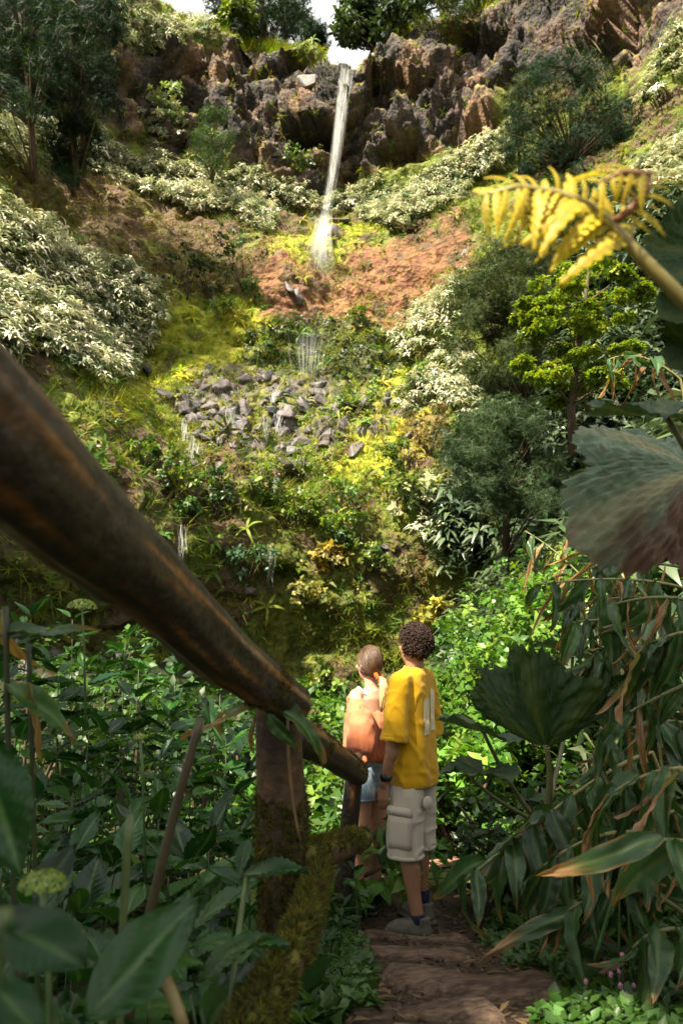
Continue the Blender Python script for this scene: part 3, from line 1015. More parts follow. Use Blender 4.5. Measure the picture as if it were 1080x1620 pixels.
cliff_shrub(500, 945, 60, 40, 'pale yellow tuft low on the shaded wall', [[.25, .22, .06], [.15, .16, .05]], 200, .2)
cliff_shrub(560, 640, 90, 60, 'green shrub on the rocky terrace', MIDG+LIM, 800)
cliff_shrub(480, 740, 70, 45, 'low yellow green shrub at the lip of the terrace', LIM, 500)
cliff_shrub(400, 765, 80, 60, 'brownish bush at the lip of the terrace', DRY+LIM, 600)
cliff_shrub(655, 610, 40, 36, 'dark green round shrub right of the terrace', MIDG, 350)
cliff_shrub(355, 490, 52, 30, 'round green shrub at the foot of the brown slope', MIDG+LIM, 500)
cliff_shrub(385, 425, 55, 95, 'tall dark green shrub on the brown slope', MIDG+DRKG, 700)
cliff_shrub(295, 445, 60, 75, 'dark bluish shrub on the brown slope', DRKG, 600)
cliff_shrub(335, 455, 50, 60, 'dark green shrub between two others on the brown slope', DRKG+MIDG, 500)
cliff_shrub(405, 470, 40, 40, 'small green shrub beside the bare red earth', MIDG, 300)
cliff_shrub(570, 505, 34, 24, 'low green tuft on the bare red earth', LIM, 200)
cliff_shrub(470, 265, 60, 40, 'leafy green shrub at the cliff foot left of the fall', PALE+MIDG, 350, .25)
cliff_shrub(640, 755, 60, 90, 'green shrub below the brown dry bush', MIDG+LIM, 700)
cliff_shrub(678, 690, 60, 90, 'brown dry bush on the mossy slope', DRY, 900, .09)
cliff_shrub(650, 740, 45, 60, 'brown withered bush lower on the mossy slope', DRY, 500, .09)
cliff_shrub(680, 800, 70, 90, 'pale creamy leafed shrub low on the right slope', PALE, 500, .26)
cliff_shrub(520, 1090, 60, 60, 'bright green plants at the foot of the mossy wall', LIM+MIDG, 700)
cliff_shrub(660, 910, 60, 60, 'brown hanging moss bush on the right of the wall', DRY, 500, .09)
cliff_shrub(690, 985, 60, 50, 'yellow leafed tuft at the foot of the right wall', [[.36, .30, .05], [.22, .22, .05]], 260, .25)
cliff_shrub(255, 190, 50, 55, 'pale leafy shrub under the dark rock hollows', PALE, 350, .28)
cliff_shrub(445, 900, 30, 40, 'small green tuft in the middle of the shaded wall', MIDG, 150)
cliff_shrub(545, 860, 30, 40, 'small hanging green tuft right under the lime shrub', MIDG, 150)
cliff_shrub(600, 890, 50, 60, 'mossy green shrub right of centre on the wall', MIDG+LIM, 350)

# --- trees
def tree_px(name, label, poly, d, ds, nclump, rclump, nleaf, tpls, size, cols, mat, trunk, tr, seed, **k):
    tp = [W(*q) for q in trunk]
    return tree(name, label, tp[0], tp, tr, px_clumps(poly, d, ds, nclump, rclump, seed), nleaf, tpls, size, cols, mat, **k)
DN = [[.009, .024, .009], [.014, .034, .012], [.006, .016, .008], [.020, .042, .014]]
# dark pines of the upper left
tree_px('pine_tree', 'tall dark pine at the far left edge of the gorge', [(-60, -80), (60, -60), (90, 40), (100, 130), (70, 200), (30, 180), (-60, 200)], 25, 1.6, 70, .75, 52, T_NEEDLE, .85, DN, M_NEEDLE,
        [(55, 290, 25.5), (50, 200, 25), (40, 80, 25), (20, -60, 25)], .16, 3, flat=.55, droop=.35, group='dark pines on the left')
tree_px('pine_tree', 'dark slender pine with bare trunk above the left ginger band', [(90, -30), (160, -20), (185, 60), (175, 150), (165, 190), (135, 150), (125, 200), (90, 150), (60, 90)], 27, 1.2, 62, .68, 52, T_NEEDLE, .85, DN, M_NEEDLE,
        [(122, 300, 27.3), (118, 220, 27), (114, 120, 27), (112, 0, 27)], .15, 4, flat=.55, droop=.35, group='dark pines on the left')
tree_px('pine_tree', 'small dark cedar below the slender pine', [(85, 190), (120, 175), (145, 200), (150, 260), (110, 285), (80, 260)], 27, .6, 22, .5, 46, T_NEEDLE, .85, DN, M_NEEDLE,
        [(118, 310, 27.2), (116, 250, 27), (114, 190, 27)], .1, 5, flat=.6, group='dark pines on the left')
tree_px('pine_tree', 'dark pine filling the top left corner behind the others', [(-40, -60), (200, -60), (190, 30), (150, 50), (60, 60), (-40, 90)], 29, 1.0, 46, .85, 52, T_NEEDLE, .9, DN, M_NEEDLE,
        [(130, 280, 30), (135, 100, 29.5), (140, -40, 29)], .15, 6, flat=.6, droop=.3, group='dark pines on the left')
# small feathery tree in front of the rock
tree_px('feathery_sapling', 'small feathery sapling in front of the rock face', [(325, 170), (355, 172), (362, 220), (350, 270), (318, 265), (315, 215)], 37, .5, 20, .55, 22, T_NEEDLE, 1.2, [[.06, .10, .03], [.04, .075, .028]], M_NEEDLE,
        [(336, 290, 37.3), (338, 230, 37), (340, 175, 37)], .08, 7, flat=.8, droop=.4)
# trees on the rim
tree_px('rim_tree', 'dark conifer standing on the rim left of the fall', [(340, -30), (480, -30), (482, 50), (440, 60), (345, 45)], 47, 1.6, 60, 1.2, 50, T_NEEDLE, 1.35, DN, M_NEEDLE,
        [(420, 75, 47), (415, 20, 47), (410, -60, 47)], .3, 8, flat=.7, group='trees on the rim')
tree_px('rim_tree', 'yellow green tree at the left end of the rim clump', [(362, 5), (395, 0), (400, 40), (385, 60), (360, 45)], 45, .6, 18, .7, 30, T_SPRAY, 2.0, [[.14, .17, .02], [.09, .13, .02]], M_BROAD,
        [(382, 75, 45), (382, 40, 45), (382, 5, 45)], .12, 9, group='trees on the rim')
tree_px('rim_tree', 'slender dark conifer leaning over the gap left of the fall', [(485, 20), (500, 25), (512, 60), (515, 105), (498, 90), (480, 60)], 45, .6, 20, .65, 46, T_NEEDLE, 1.2, DN, M_NEEDLE,
        [(493, 100, 45), (493, 60, 45), (492, 22, 45)], .1, 10, flat=.8, group='trees on the rim')
tree_px('rim_tree', 'dark leafy tree standing on the rim right of the fall', [(545, 10), (600, -40), (665, -40), (660, 30), (640, 60), (600, 75), (570, 90), (548, 60)], 45, 1.2, 48, 1.0, 34, T_SPRAY, 2.2, [[.035, .055, .03], [.05, .075, .03], [.02, .035, .02]], M_BROAD,
        [(610, 95, 45), (607, 40, 45), (605, -30, 45)], .22, 11, group='trees on the rim')
tree_px('rim_tree', 'low olive bush tree on the rim right of the leafy tree', [(640, -20), (780, -40), (790, 10), (720, 30), (650, 45)], 43, 1.0, 44, .8, 26, T_NEEDLE, 1.6, [[.07, .085, .02], [.045, .065, .02]], M_NEEDLE,
        [(700, 45, 43), (702, 10, 43), (705, -30, 43)], .14, 12, flat=.8, group='trees on the rim')
# big dark bushy tree on the right
p, n_, d = hit(905, 330)
tree_px('cypress_tree', 'big dark bushy evergreen tree on the upper right slope', [(830, 110), (880, 82), (940, 95), (985, 170), (1010, 210), (1035, 240), (1000, 270), (940, 280), (870, 290), (820, 270), (800, 225), (810, 160)], d-1.6, 1.0, 130, .72, 46, T_NEEDLE, .75, [[.012, .036, .015], [.020, .052, .019], [.008, .024, .011]], M_NEEDLE,
        [(905, 335, d), (905, 260, d-1.5), (900, 110, d-1.6)], .22, 13, flat=.75, outward=.7)
tree_px('cypress_tree', 'olive feathery tree beside the big dark evergreen', [(805, 130), (835, 110), (850, 200), (830, 270), (800, 240), (790, 190)], d-.4, .5, 26, .6, 24, T_NEEDLE, 1.1, [[.06, .075, .025], [.045, .06, .02]], M_NEEDLE,
        [(822, 300, d+.2), (820, 230, d-.3), (822, 130, d-.4)], .1, 14, flat=.8, droop=.3)
# feathery olive tree in the middle right
FEA = [[.040, .055, .015], [.028, .045, .013], [.058, .070, .018], [.020, .033, .011]]
tree_px('feathery_tree', 'tall feathery olive green tree on the right bank', [(760, 385), (820, 360), (875, 395), (880, 470), (860, 560), (845, 610), (800, 600), (760, 620), (720, 560), (725, 480), (740, 430)], 15.5, .8, 130, .40, 80, T_NEEDLE, .40, FEA, M_NEEDLE,
        [(833, 760, 15.8), (832, 640, 15.5), (822, 520, 15.5), (812, 390, 15.5)], .10, 15, flat=.7, droop=.25, limb_r=.03)
tree_px('feathery_tree', 'lower feathery tree spreading under the tall one', [(705, 700), (760, 640), (840, 650), (890, 700), (870, 800), (800, 830), (720, 790)], 14.5, .8, 95, .42, 75, T_NEEDLE, .40, [[.03, .055, .022], [.022, .042, .018], [.042, .066, .024]], M_NEEDLE,
        [(800, 880, 14.6), (800, 780, 14.5), (790, 660, 14.5)], .09, 16, flat=.7, droop=.25, limb_r=.03)
# bright lime tree with layered boughs
LT = thing('lime_green_tree', 'lime green tree with layered leafy boughs on the right bank', 'tree', W(905, 700, 12.5))
_b = [W(905, 720, 12.5), W(903, 640, 12.4), W(912, 560, 12.3), W(925, 480, 12.2), W(930, 430, 12.2)]
A = Acc(); vv, ff = tube(_b, [.09, .075, .06, .04, .02], 8, wob=.1); A.add(vv, ff, (.06, .05, .035)); A.make('trunk', M_BARK, LT)
bough_px = [(930, 425, 60), (880, 450, 50), (840, 492, 45), (970, 445, 40), (905, 480, 60), (870, 505, 55), (950, 480, 50), (1000, 470, 35), (900, 520, 60), (860, 535, 50), (960, 520, 50), (850, 580, 45), (890, 570, 55), (940, 570, 55), (980, 555, 40), (870, 600, 45), (915, 605, 45), (960, 600, 35), (890, 630, 30)]
cs, rsx = [], []
A = Acc()
for i, (x, y, s_) in enumerate(bough_px):
    c0 = W(x, y, 12.3+random.uniform(-.8, .6))
    st = min(_b, key=lambda q: (q-c0).length+max(0, q.z-c0.z)*3)
    vv, ff = tube(bez(st, st.lerp(c0, .6)-Vector((0, 0, .05)), c0, 5), [.03, .024, .018, .012, .006], 5)
    A.add(vv, ff, (.06, .05, .035))
    for q in range(4):
        a = random.uniform(0, 6.28)
        cs.append(c0+Vector((math.cos(a)*s_/F*12*.55, math.sin(a)*s_/F*12*.5, random.uniform(-.08, .1)))); rsx.append(s_/F*12*.42)
A.make('limbs', M_BARK, LT)
v, f, c = crown_arrays(cs, rsx, 44, T_SPRAY, .50, [[.20, .26, .02], [.14, .21, .02], [.26, .29, .03], [.08, .13, .02]], flat=.24, outward=.2)
build('crown', localise(v, LT), f, M_BROAD, c, parent=LT)

# ================================================================== waterfall
def water_material(name, alpha, bright=.85):
    m, t, b = new_mat(name)
    N, Lk = t.nodes, t.links
    a = N.new('ShaderNodeVertexColor'); a.layer_name = 'Col'
    sep = N.new('ShaderNodeSeparateColor'); Lk.new(a.outputs['Color'], sep.inputs[0])
    geo = N.new('ShaderNodeNewGeometry'); mp = N.new('ShaderNodeMapping'); mp.inputs['Scale'].default_value = (9, 9, .7)
    nz_ = N.new('ShaderNodeTexNoise'); nz_.inputs['Scale'].default_value = 1.0; nz_.inputs['Detail'].default_value = 5
    Lk.new(geo.outputs['Position'], mp.inputs['Vector']); Lk.new(mp.outputs[0], nz_.inputs['Vector'])
    rg = N.new('ShaderNodeMapRange'); rg.inputs['From Min'].default_value = .32; rg.inputs['From Max'].default_value = .68
    Lk.new(nz_.outputs['Fac'], rg.inputs['Value'])
    mu = N.new('ShaderNodeMath'); mu.operation = 'MULTIPLY'; Lk.new(rg.outputs[0], mu.inputs[0]); Lk.new(sep.outputs[0], mu.inputs[1])
    mu2 = N.new('ShaderNodeMath'); mu2.operation = 'MULTIPLY'; mu2.inputs[1].default_value = alpha; Lk.new(mu.outputs[0], mu2.inputs[0])
    b.inputs['Base Color'].default_value = (bright, bright, bright*1.0, 1)
    b.inputs['Roughness'].default_value = .35
    Lk.new(mu2.outputs[0], b.inputs['Alpha'])
    return m
M_WATER = water_material('falling_water', .8)
def fall(name, label, pts, widths, strength, nstr, seed, mat, wd=.10, depth=.35):
    """streams of falling water: many thin threads; strength per point is how dense the water is"""
    rr = random.Random(seed)
    pts = [Vector(p) for p in pts]
    A = Acc()
    n = len(pts)
    for s_ in range(nstr):
        u = rr.gauss(0, .42)
        v0 = rr.uniform(-depth, depth)
        t0 = rr.uniform(0, .25) if rr.random() < .5 else 0
        t1 = 1 if rr.random() < .5 else rr.uniform(.5, 1)
        M_ = 14
        path, cs_ = [], []
        ph = rr.uniform(0, 6.28)
        for i in range(M_):
            t = t0+(t1-t0)*i/(M_-1)
            k = min(int(t*(n-1)), n-2); fr = t*(n-1)-k
            p = pts[k].lerp(pts[k+1], fr); wv = widths[k]*(1-fr)+widths[k+1]*fr
            st = strength[k]*(1-fr)+strength[k+1]*fr
            path.append(p+Vector((u*wv+.03*math.sin(ph+t*9), v0, 0)))
            cs_.append(st*rr.uniform(.6, 1)*math.sin(math.pi*min(1, max(0, .05+.93*i/(M_-1))))**.8)
        r = wd*rr.uniform(.4, 1.2)
        yw = rr.uniform(-1.2, 1.2)
        ex = Vector((math.cos(yw), math.sin(yw), 0))*r
        vv = []
        for q in path: vv += [tuple(q-ex), tuple(q+ex)]
        ff = [(i*2, i*2+1, i*2+3, i*2+2) for i in range(M_-1)]
        cc = np.repeat(np.array(cs_), 2)[:, None]*np.ones((1, 3))
        A.add(vv, ff, cc)
    o = A.make(name, mat)
    tag(o, label, 'waterfall', kind='structure')
    return o
p0, n0, d0 = None, None, None
for _y in (118, 124, 130, 140, 150, 165):
    p0, n0, d0 = hit(545, _y)
    if p0 is not None and d0 < 60: break
lip = p0+Vector((0, -.6, .2))
p1, n1, d1 = hit(508, 352)
q1 = W(512, 340, 38)
dl = math.sqrt((lip.x-CAMP.x)**2)
D0 = proj(np.array(lip))[2]
top = [W(547, 110, D0+.3), W(543, 150, D0-.3), W(536, 200, D0-.6), W(528, 260, D0-1.1), W(520, 310, D0-1.5), W(513, 348, D0-1.8)]
fall('waterfall', 'thin white waterfall dropping from the notch in the cliff rim', top, [.42, .36, .30, .26, .28, .36], [.22, .15, .09, .07, .09, .16], 170, 3, M_WATER, .045)
Dm = proj(np.array(hit(508, 400)[0]))[2]
low_ = [W(513, 340, Dm-.6), W(509, 370, Dm-.7), W(505, 400, Dm-.8), W(500, 440, Dm-.9), W(497, 480, Dm-1.0)]
fall('waterfall', 'white middle cascade spraying off the ledge', low_, [.42, .5, .8, 1.2, 1.5], [.24, .18, .07, .02, .0], 240, 4, M_WATER, .05)
Dv = proj(np.array(hit(490, 590)[0]))[2]
veil = [W(492, 520, Dv-.3), W(489, 560, Dv-.4), W(487, 604, Dv-.5)]
fall('waterfall', 'thin lower veil of water over the green dripping wall', veil, [1.0, .8, .6], [.06, .08, .10], 130, 5, M_WATER, .03)
for k, (x0, y0, y1, nn) in enumerate([(432, 618, 655, 8), (366, 640, 690, 5), (305, 690, 760, 7), (292, 660, 720, 5), (424, 655, 705, 5), (440, 650, 690, 4), (437, 740, 790, 5), (415, 730, 770, 3), (313, 700, 740, 4), (428, 860, 930, 4), (290, 830, 900, 3)]):
    ha = hit(x0, (y0+y1)/2)
    d_ = proj(np.array(ha[0]))[2]-.3
    fall('water_trickle', ['white trickle over the highest stones of the terrace', 'short trickle between grey stones of the terrace', 'long trickle falling past the bright shrub', 'trickle from the left edge of the rocks', 'thin trickle in the middle of the stones', 'second thin trickle in the middle of the stones', 'drip falling from the lowest stones into shade', 'short drip beside the lowest stones', 'faint drip beside the long trickle', 'faint drip over the shaded mossy wall', 'faint drip under the small shrub'][k], [W(x0, y0, d_), W(x0-1, (y0+y1)/2, d_), W(x0-3, y1, d_)], [.18, .16, .16], [.7, .6, .4], nn*4, 20+k, M_WATER, .016, .08)
print('trees built')
# ================================================================== unseen trees added behind and left of the camera to shade the foreground
SHC = [[.03, .06, .02], [.04, .08, .02]]
def shade_tree(label, base, top, crown, nclump, rad, seed):
    rr = random.Random(seed)
    base = Vector((base[0], base[1], ground_z(base[0], base[1])-.2)); top = Vector(top)
    cl = []
    for i in range(nclump):
        u = Vector((rr.gauss(0, 1), rr.gauss(0, 1), rr.gauss(0, 1))).normalized()*rr.uniform(.3, 1)
        cl.append((top+Vector((u.x*crown[0], u.y*crown[1], u.z*crown[2])), rad*rr.uniform(.7, 1.3)))
    tree('unseen_shade_tree', label, base, [base, base.lerp(top, .4)+Vector((.3, 0, 0)), base.lerp(top, .75), top+Vector((0, 0, crown[2]*.5))], .25, cl, 26, T_SPRAY_LO, 2.6, SHC, M_BROAD, group='trees shading the path')
def over(gx, gy, h): return (gx+SUNV.x/SUNV.z*h, gy+SUNV.y/SUNV.z*h, h)
shade_tree('tall leafy tree shading the steps from behind', (-5.2, -3.6), over(-1.7, 1.5, 8.2), (1.7, 1.8, .6), 78, .9, 1)
shade_tree('tall leafy tree shading the undergrowth left of the rail', (-9.0, .2), over(-3.0, 4.2, 8.4), (2.5, 2.3, .9), 50, 1.0, 2)
shade_tree('leafy tree overhanging the steps behind the viewer', (-2.0, -5.2), over(2.6, 4.0, 7.6), (1.6, .9, .4), 50, .55, 3)
shade_tree('slim leafy tree casting shade on the steps', (-3.9, -1.6), over(-.05, 3.55, 7.0), (.8, .9, .35), 34, .48, 5)
shade_tree('spreading leafy tree up the bank left of the steps', (-7.6, -3.0), over(-3.4, 1.0, 8.0), (2.4, 2.2, .8), 44, 1.0, 4)

# ================================================================== steps
M_LOG = solid_mat('worn_step_log', (.125, .082, .055), rough=.85, spec=.2, noise=.55, scale=40, bump=.9, bdist=.012, stretch=(.6, 1.8, 1.8), color2=(.068, .045, .032))
M_PLANK = solid_mat('step_plank', (.20, .11, .075), rough=.8, spec=.3, noise=.35, scale=9, bump=.5, bdist=.01, stretch=(.3, 3, 3))
M_PLANKG = solid_mat('mossy_plank', (.17, .15, .045), rough=.85, spec=.2, noise=.35, scale=14, bump=.5, bdist=.01, color2=(.11, .13, .035))
steps = thing('stepped_path', 'worn earth path stepped with half buried logs', 'path', (.42, 3, .3))
steps['kind'] = 'structure'; del steps['category']
def step_log(x0, x1, y0, y1, z0, z1, r, name='step_log', mat=None, seed=0, flat=.5):
    """half buried log, knotted and worn flat on top"""
    rr = random.Random(seed)
    V, Fc = [], []
    n, sg = 22, 14
    for i in range(n+1):
        t = i/n
        c = Vector((x0+(x1-x0)*t, y0+(y1-y0)*t+.025*math.sin(t*5+seed), z0+(z1-z0)*t))
        rt = r*(1+.10*math.sin(t*7+seed*2)+rr.uniform(-.04, .04))*(1-.55*max(0, abs(t-.5)*2-.86)/.14)
        for k in range(sg):
            a = 2*math.pi*k/sg
            dy, dz = math.cos(a)*rt*1.15, math.sin(a)*rt
            dz = min(dz, rt*flat*(1+.12*math.sin(t*11+k+seed)))
            V.append(c+Vector((0, dy, dz+rr.uniform(-.003, .003))))
    for i in range(n):
        for k in range(sg):
            Fc.append((i*sg+k, i*sg+(k+1) % sg, (i+1)*sg+(k+1) % sg, (i+1)*sg+k))
    Fc.append(tuple(range(sg))); Fc.append(tuple(n*sg+k for k in range(sg-1, -1, -1)))
    o = build(name, localise([tuple(q) for q in V], steps), Fc, mat or M_LOG, smooth=True, parent=steps)
    return o
def zp(y): return float(path_z(np.array(y)))
def log_px(xa, ya, xb, yb, r, seed):
    A_, B_ = hit(xa, ya)[0], hit(xb, yb)[0]
    step_log(A_.x, B_.x, A_.y, B_.y, A_.z-.1*r, B_.z-.1*r, r, seed=seed, flat=.78)
log_px(572, 1484, 742, 1489, .045, 1)
log_px(556, 1514, 752, 1520, .062, 2)
log_px(598, 1562, 900, 1588, .085, 3)
log_px(535, 1618, 800, 1624, .055, 4)
# planks farther down the path, past the couple
def plank(cx, cy, cz, lx, ly, lz, rz, mat, seed):
    bm = bmesh.new()
    bmesh.ops.create_cube(bm, size=1)
    bmesh.ops.scale(bm, vec=(lx, ly, lz), verts=bm.verts)
    bmesh.ops.bevel(bm, geom=list(bm.edges), offset=.012, segments=2, affect='EDGES')
    bmesh.ops.rotate(bm, cent=(0, 0, 0), matrix=Matrix.Rotation(rz, 3, 'Z'), verts=bm.verts)
    v = [tuple(q.co+Vector((cx, cy, cz))) for q in bm.verts]; bm.verts.index_update()
    f = [[q.index for q in fc_.verts] for fc_ in bm.faces]
    bm.free()
    build('plank', localise(v, steps), f, mat, parent=steps)
q = W(700, 1374, 5.2); plank(q.x, q.y, max(q.z, ground_z(q.x, q.y)+.05), .36, .3, .05, .1, M_PLANK, 1)
q = W(710, 1392, 5.0); plank(q.x+.02, q.y, ground_z(q.x, q.y)+.03, .42, .16, .05, .2, M_PLANKG, 2)
q = W(716, 1396, 4.8); plank(q.x+.02, q.y, ground_z(q.x, q.y)+.02, .40, .14, .05, .15, M_PLANKG, 3)
# litter and pebbles on the path
v_, f_, c_ = [], [], []
n = 800
lx = RNG.uniform(.02, 1.0, n); ly = RNG.uniform(1.9, 4.6, n); lz = ground_h(lx, ly)+.006
lt = leaf_strip(.07, .02, lanc, 2, droop=.2)
v, f, c = scatter(lt, np.stack([lx, ly, lz+.004], 1), frames(np.tile(UP, (n, 1))+RNG.normal(0, .15, (n, 3))), RNG.uniform(.4, 1.3, n), mixcols([[.12, .07, .035], [.06, .04, .025], [.15, .10, .05]], n))
peb = bmesh.new(); bmesh.ops.create_icosphere(peb, subdivisions=1, radius=1)
for q_ in peb.verts: q_.co = Vector((q_.co.x, q_.co.y*.8, q_.co.z*.55))*random.uniform(.75, 1.2)
pv = np.array([tuple(q_.co) for q_ in peb.verts]); peb.verts.index_update(); pf = np.array([[q_.index for q_ in f__.verts] for f__ in peb.faces]); peb.free()
npb = 700
bx_ = RNG.uniform(.0, 1.0, npb); by_ = RNG.uniform(1.8, 5.0, npb)
vb, fb_, cb = scatter((pv, pf, np.zeros(len(pv))), np.stack([bx_, by_, ground_h(bx_, by_)+.002], 1), frames(np.tile(UP, (npb, 1))+RNG.normal(0, .3, (npb, 3))), RNG.uniform(.003, .012, npb)*np.where(RNG.uniform(0, 1, npb) < .06, 2.2, 1), mixcols([[.06, .036, .024], [.09, .06, .045], [.04, .026, .02]], npb))
tag(build('gravel', vb, fb_, M_GROUND, cb), 'small clods and pebbles strewn over the trodden earth', 'gravel', kind='stuff')
tag(build('leaf_litter', v, f, M_COVER, c), 'brown leaf litter and twigs strewn on the steps', 'litter', kind='stuff')

# ================================================================== wooden railing
def wood_material(name, c1, c2, moss, mossamt):
    m, t, b = new_mat(name)
    N, Lk = t.nodes, t.links
    tcx = N.new('ShaderNodeTexCoord'); mp = N.new('ShaderNodeMapping')
    mp.inputs['Scale'].default_value = (14, 1.2, 14)
    Lk.new(tcx.outputs['UV'], mp.inputs['Vector'])
    n1 = N.new('ShaderNodeTexNoise'); n1.inputs['Scale'].default_value = 1.0; n1.inputs['Detail'].default_value = 8; n1.inputs['Roughness'].default_value = .6
    Lk.new(tcx.outputs['Object'], n1.inputs['Vector'])
    nn = N.new('ShaderNodeTexNoise'); nn.inputs['Scale'].default_value = 30; nn.inputs['Detail'].default_value = 5
    Lk.new(tcx.outputs['Object'], nn.inputs['Vector'])
    n1.inputs['Scale'].default_value = 5
    rp_ = N.new('ShaderNodeMapRange'); rp_.inputs['From Min'].default_value = .42; rp_.inputs['From Max'].default_value = .6
    Lk.new(n1.outputs['Fac'], rp_.inputs['Value'])
    m1 = N.new('ShaderNodeMixRGB'); m1.inputs['Color1'].default_value = (*c1, 1); m1.inputs['Color2'].default_value = (*c2, 1)
    Lk.new(rp_.outputs[0], m1.inputs['Fac'])
    # moss on the upper side
    geo = N.new('ShaderNodeNewGeometry'); sp = N.new('ShaderNodeSeparateXYZ'); Lk.new(geo.outputs['Normal'], sp.inputs[0])
    ad = N.new('ShaderNodeMath'); ad.operation = 'ADD'; Lk.new(sp.outputs['Z'], ad.inputs[0])
    n3 = N.new('ShaderNodeTexNoise'); n3.inputs['Scale'].default_value = 8; n3.inputs['Detail'].default_value = 6
    Lk.new(tcx.outputs['Object'], n3.inputs['Vector']); Lk.new(n3.outputs['Fac'], ad.inputs[1])
    r3 = N.new('ShaderNodeMapRange'); r3.inputs['From Min'].default_value = 1.45-mossamt; r3.inputs['From Max'].default_value = 1.7-mossamt
    Lk.new(ad.outputs[0], r3.inputs['Value'])
    m2 = N.new('ShaderNodeMixRGB'); m2.inputs['Color2'].default_value = (*moss, 1)
    Lk.new(r3.outputs[0], m2.inputs['Fac']); Lk.new(m1.outputs[0], m2.inputs['Color1'])
    mu = N.new('ShaderNodeMixRGB'); mu.blend_type = 'MULTIPLY'; mu.inputs['Fac'].default_value = .6
    Lk.new(m2.outputs[0], mu.inputs['Color1']); Lk.new(nn.outputs['Color'], mu.inputs['Color2'])
    mp2 = N.new('ShaderNodeMapRange'); mp2.inputs['From Min'].default_value = .3; mp2.inputs['From Max'].default_value = .7; mp2.inputs['To Min'].default_value = .5; mp2.inputs['To Max'].default_value = 1.3
    Lk.new(nn.outputs['Fac'], mp2.inputs['Value']); Lk.new(mp2.outputs[0], mu.inputs['Color2'])
    Lk.new(mu.outputs[0], b.inputs['Base Color'])
    b.inputs['Roughness'].default_value = .75; b.inputs['Specular IOR Level'].default_value = .3
    bp = N.new('ShaderNodeBump'); bp.inputs['Strength'].default_value = .7; bp.inputs['Distance'].default_value = .02
    Lk.new(nn.outputs['Fac'], bp.inputs['Height']); Lk.new(bp.outputs['Normal'], b.inputs['Normal'])
    return m
M_RAILOLD = wood_material('weathered_rail', (.045, .029, .018), (.12, .056, .02), (.07, .07, .03), .28)
M_POST = wood_material('mossy_post', (.045, .03, .018), (.09, .05, .022), (.09, .085, .012), .75)
M_RAIL = solid_mat('weathered_rail', (.1, .06, .03), rough=.55, spec=.4, noise=.45, scale=38, bump=.8, bdist=.012, attr=True)
M_MOSS = leaf_mat('moss', rough=.9, trans=.25, spec=.1, vary=.3)
LOGC = [None]
def log_cols(dark, warm, pale):
    k = LOGC[0]
    c = lerp(np.tile(np.array(dark), (len(k), 1)), np.array(warm), sstep(.05, .45, k))
    return lerp(c, np.array(pale), sstep(.55, .95, k))
def log(path, rads, seg=20, seed=0, knots=(), rough=.06):
    """round log with bark ridges, swellings and cut ends"""
    P_ = [Vector(p) for p in path]
    # resample
    pts, rr_ = [], []
    tot = [0]
    for a, b in zip(P_, P_[1:]): tot.append(tot[-1]+(b-a).length)
    n = max(12, int(tot[-1]/.013))
    for i in range(n+1):
        s = tot[-1]*i/n
        k = 0
        while k < len(P_)-2 and tot[k+1] < s: k += 1
        fr = (s-tot[k])/(tot[k+1]-tot[k])
        pts.append(P_[k].lerp(P_[k+1], fr)); rr_.append(rads[k]*(1-fr)+rads[k+1]*fr)
    for _ in range(6):
        pts = [pts[0]]+[(pts[i-1]+pts[i]*2+pts[i+1])/4 for i in range(1, n)]+[pts[-1]]
    V, Fc = tube(pts, rr_, seg)
    V = np.array(V)
    cen = np.repeat(np.array([tuple(p) for p in pts]), seg, 0)
    dr = V-cen
    an = np.tile(np.arange(seg)/seg*2*np.pi, n+1); sl = np.repeat(np.arange(n+1)*tot[-1]/n, seg)
    q = np.stack([np.cos(an)*2.2, np.sin(an)*2.2, sl*2.2], -1)
    m = 1+rough*fbm(q+seed*9.1, 4, seed)+.5*rough*np.abs(noise3(q*np.array([3, 3, .8])+seed, seed+5))
    for (ks, ka, kr, kh) in knots:
        dd = np.minimum(np.abs(an-ka), 2*np.pi-np.abs(an-ka))
        m = m+kh*np.exp(-((sl-ks)/kr)**2-(dd/.45)**2)
    q5 = np.stack([np.cos(an)*2.6, np.sin(an)*2.6, sl*1.1], -1)+seed*3.7
    LOGC[0] = fbm(q5, 4, seed+60)+.5*fbm(q5*np.array([3, 3, 2.0]), 3, seed+70)
    return cen+dr*m[:, None], Fc, pts, rr_
RAILC = W(440, 1112, 1.93)
railing = thing('wooden_railing', 'rustic log handrail with mossy posts running down beside the steps', 'railing', W(445, 1500, 1.95))
rdir = (W(445, 1110, 1.95)-W(0, 705, .66))
a0 = W(0, 705, .66)-rdir*.55
V, Fc, rp1, rr1 = log([a0, W(0, 708, .66), W(120, 822, .84), W(215, 900, 1.05), W(350, 1034, 1.5), W(464, 1114, 1.98)], [.062, .062, .063, .060, .063, .052], 40, 3, rough=.10, knots=((1.15, 2.4, .05, .2), (1.9, 1.2, .06, .25)))
build('top_rail', localise(V, railing), Fc, M_RAIL, log_cols((.030, .020, .013), (.19, .080, .022), (.20, .13, .07)), smooth=True, parent=railing)['label'] = 'thick upper handrail log sloping down from the left'
V, Fc, rp2, rr2 = log([W(458, 1158, 2.04), W(490, 1172, 2.35), W(526, 1196, 3.0), W(566, 1224, 4.08)], [.050, .054, .060, .066], 26, 5, rough=.10)
build('top_rail', localise(V, railing), Fc, M_RAIL, log_cols((.030, .020, .013), (.19, .080, .022), (.20, .13, .07)), smooth=True, parent=railing)['label'] = 'second handrail log reaching the woman'
V, Fc, pp1, pr1 = log([W(452, 1480, 2.0), W(448, 1340, 2.02), W(444, 1220, 2.03), W(440, 1110, 2.02)], [.075, .072, .070, .066], 22, 7, rough=.09)
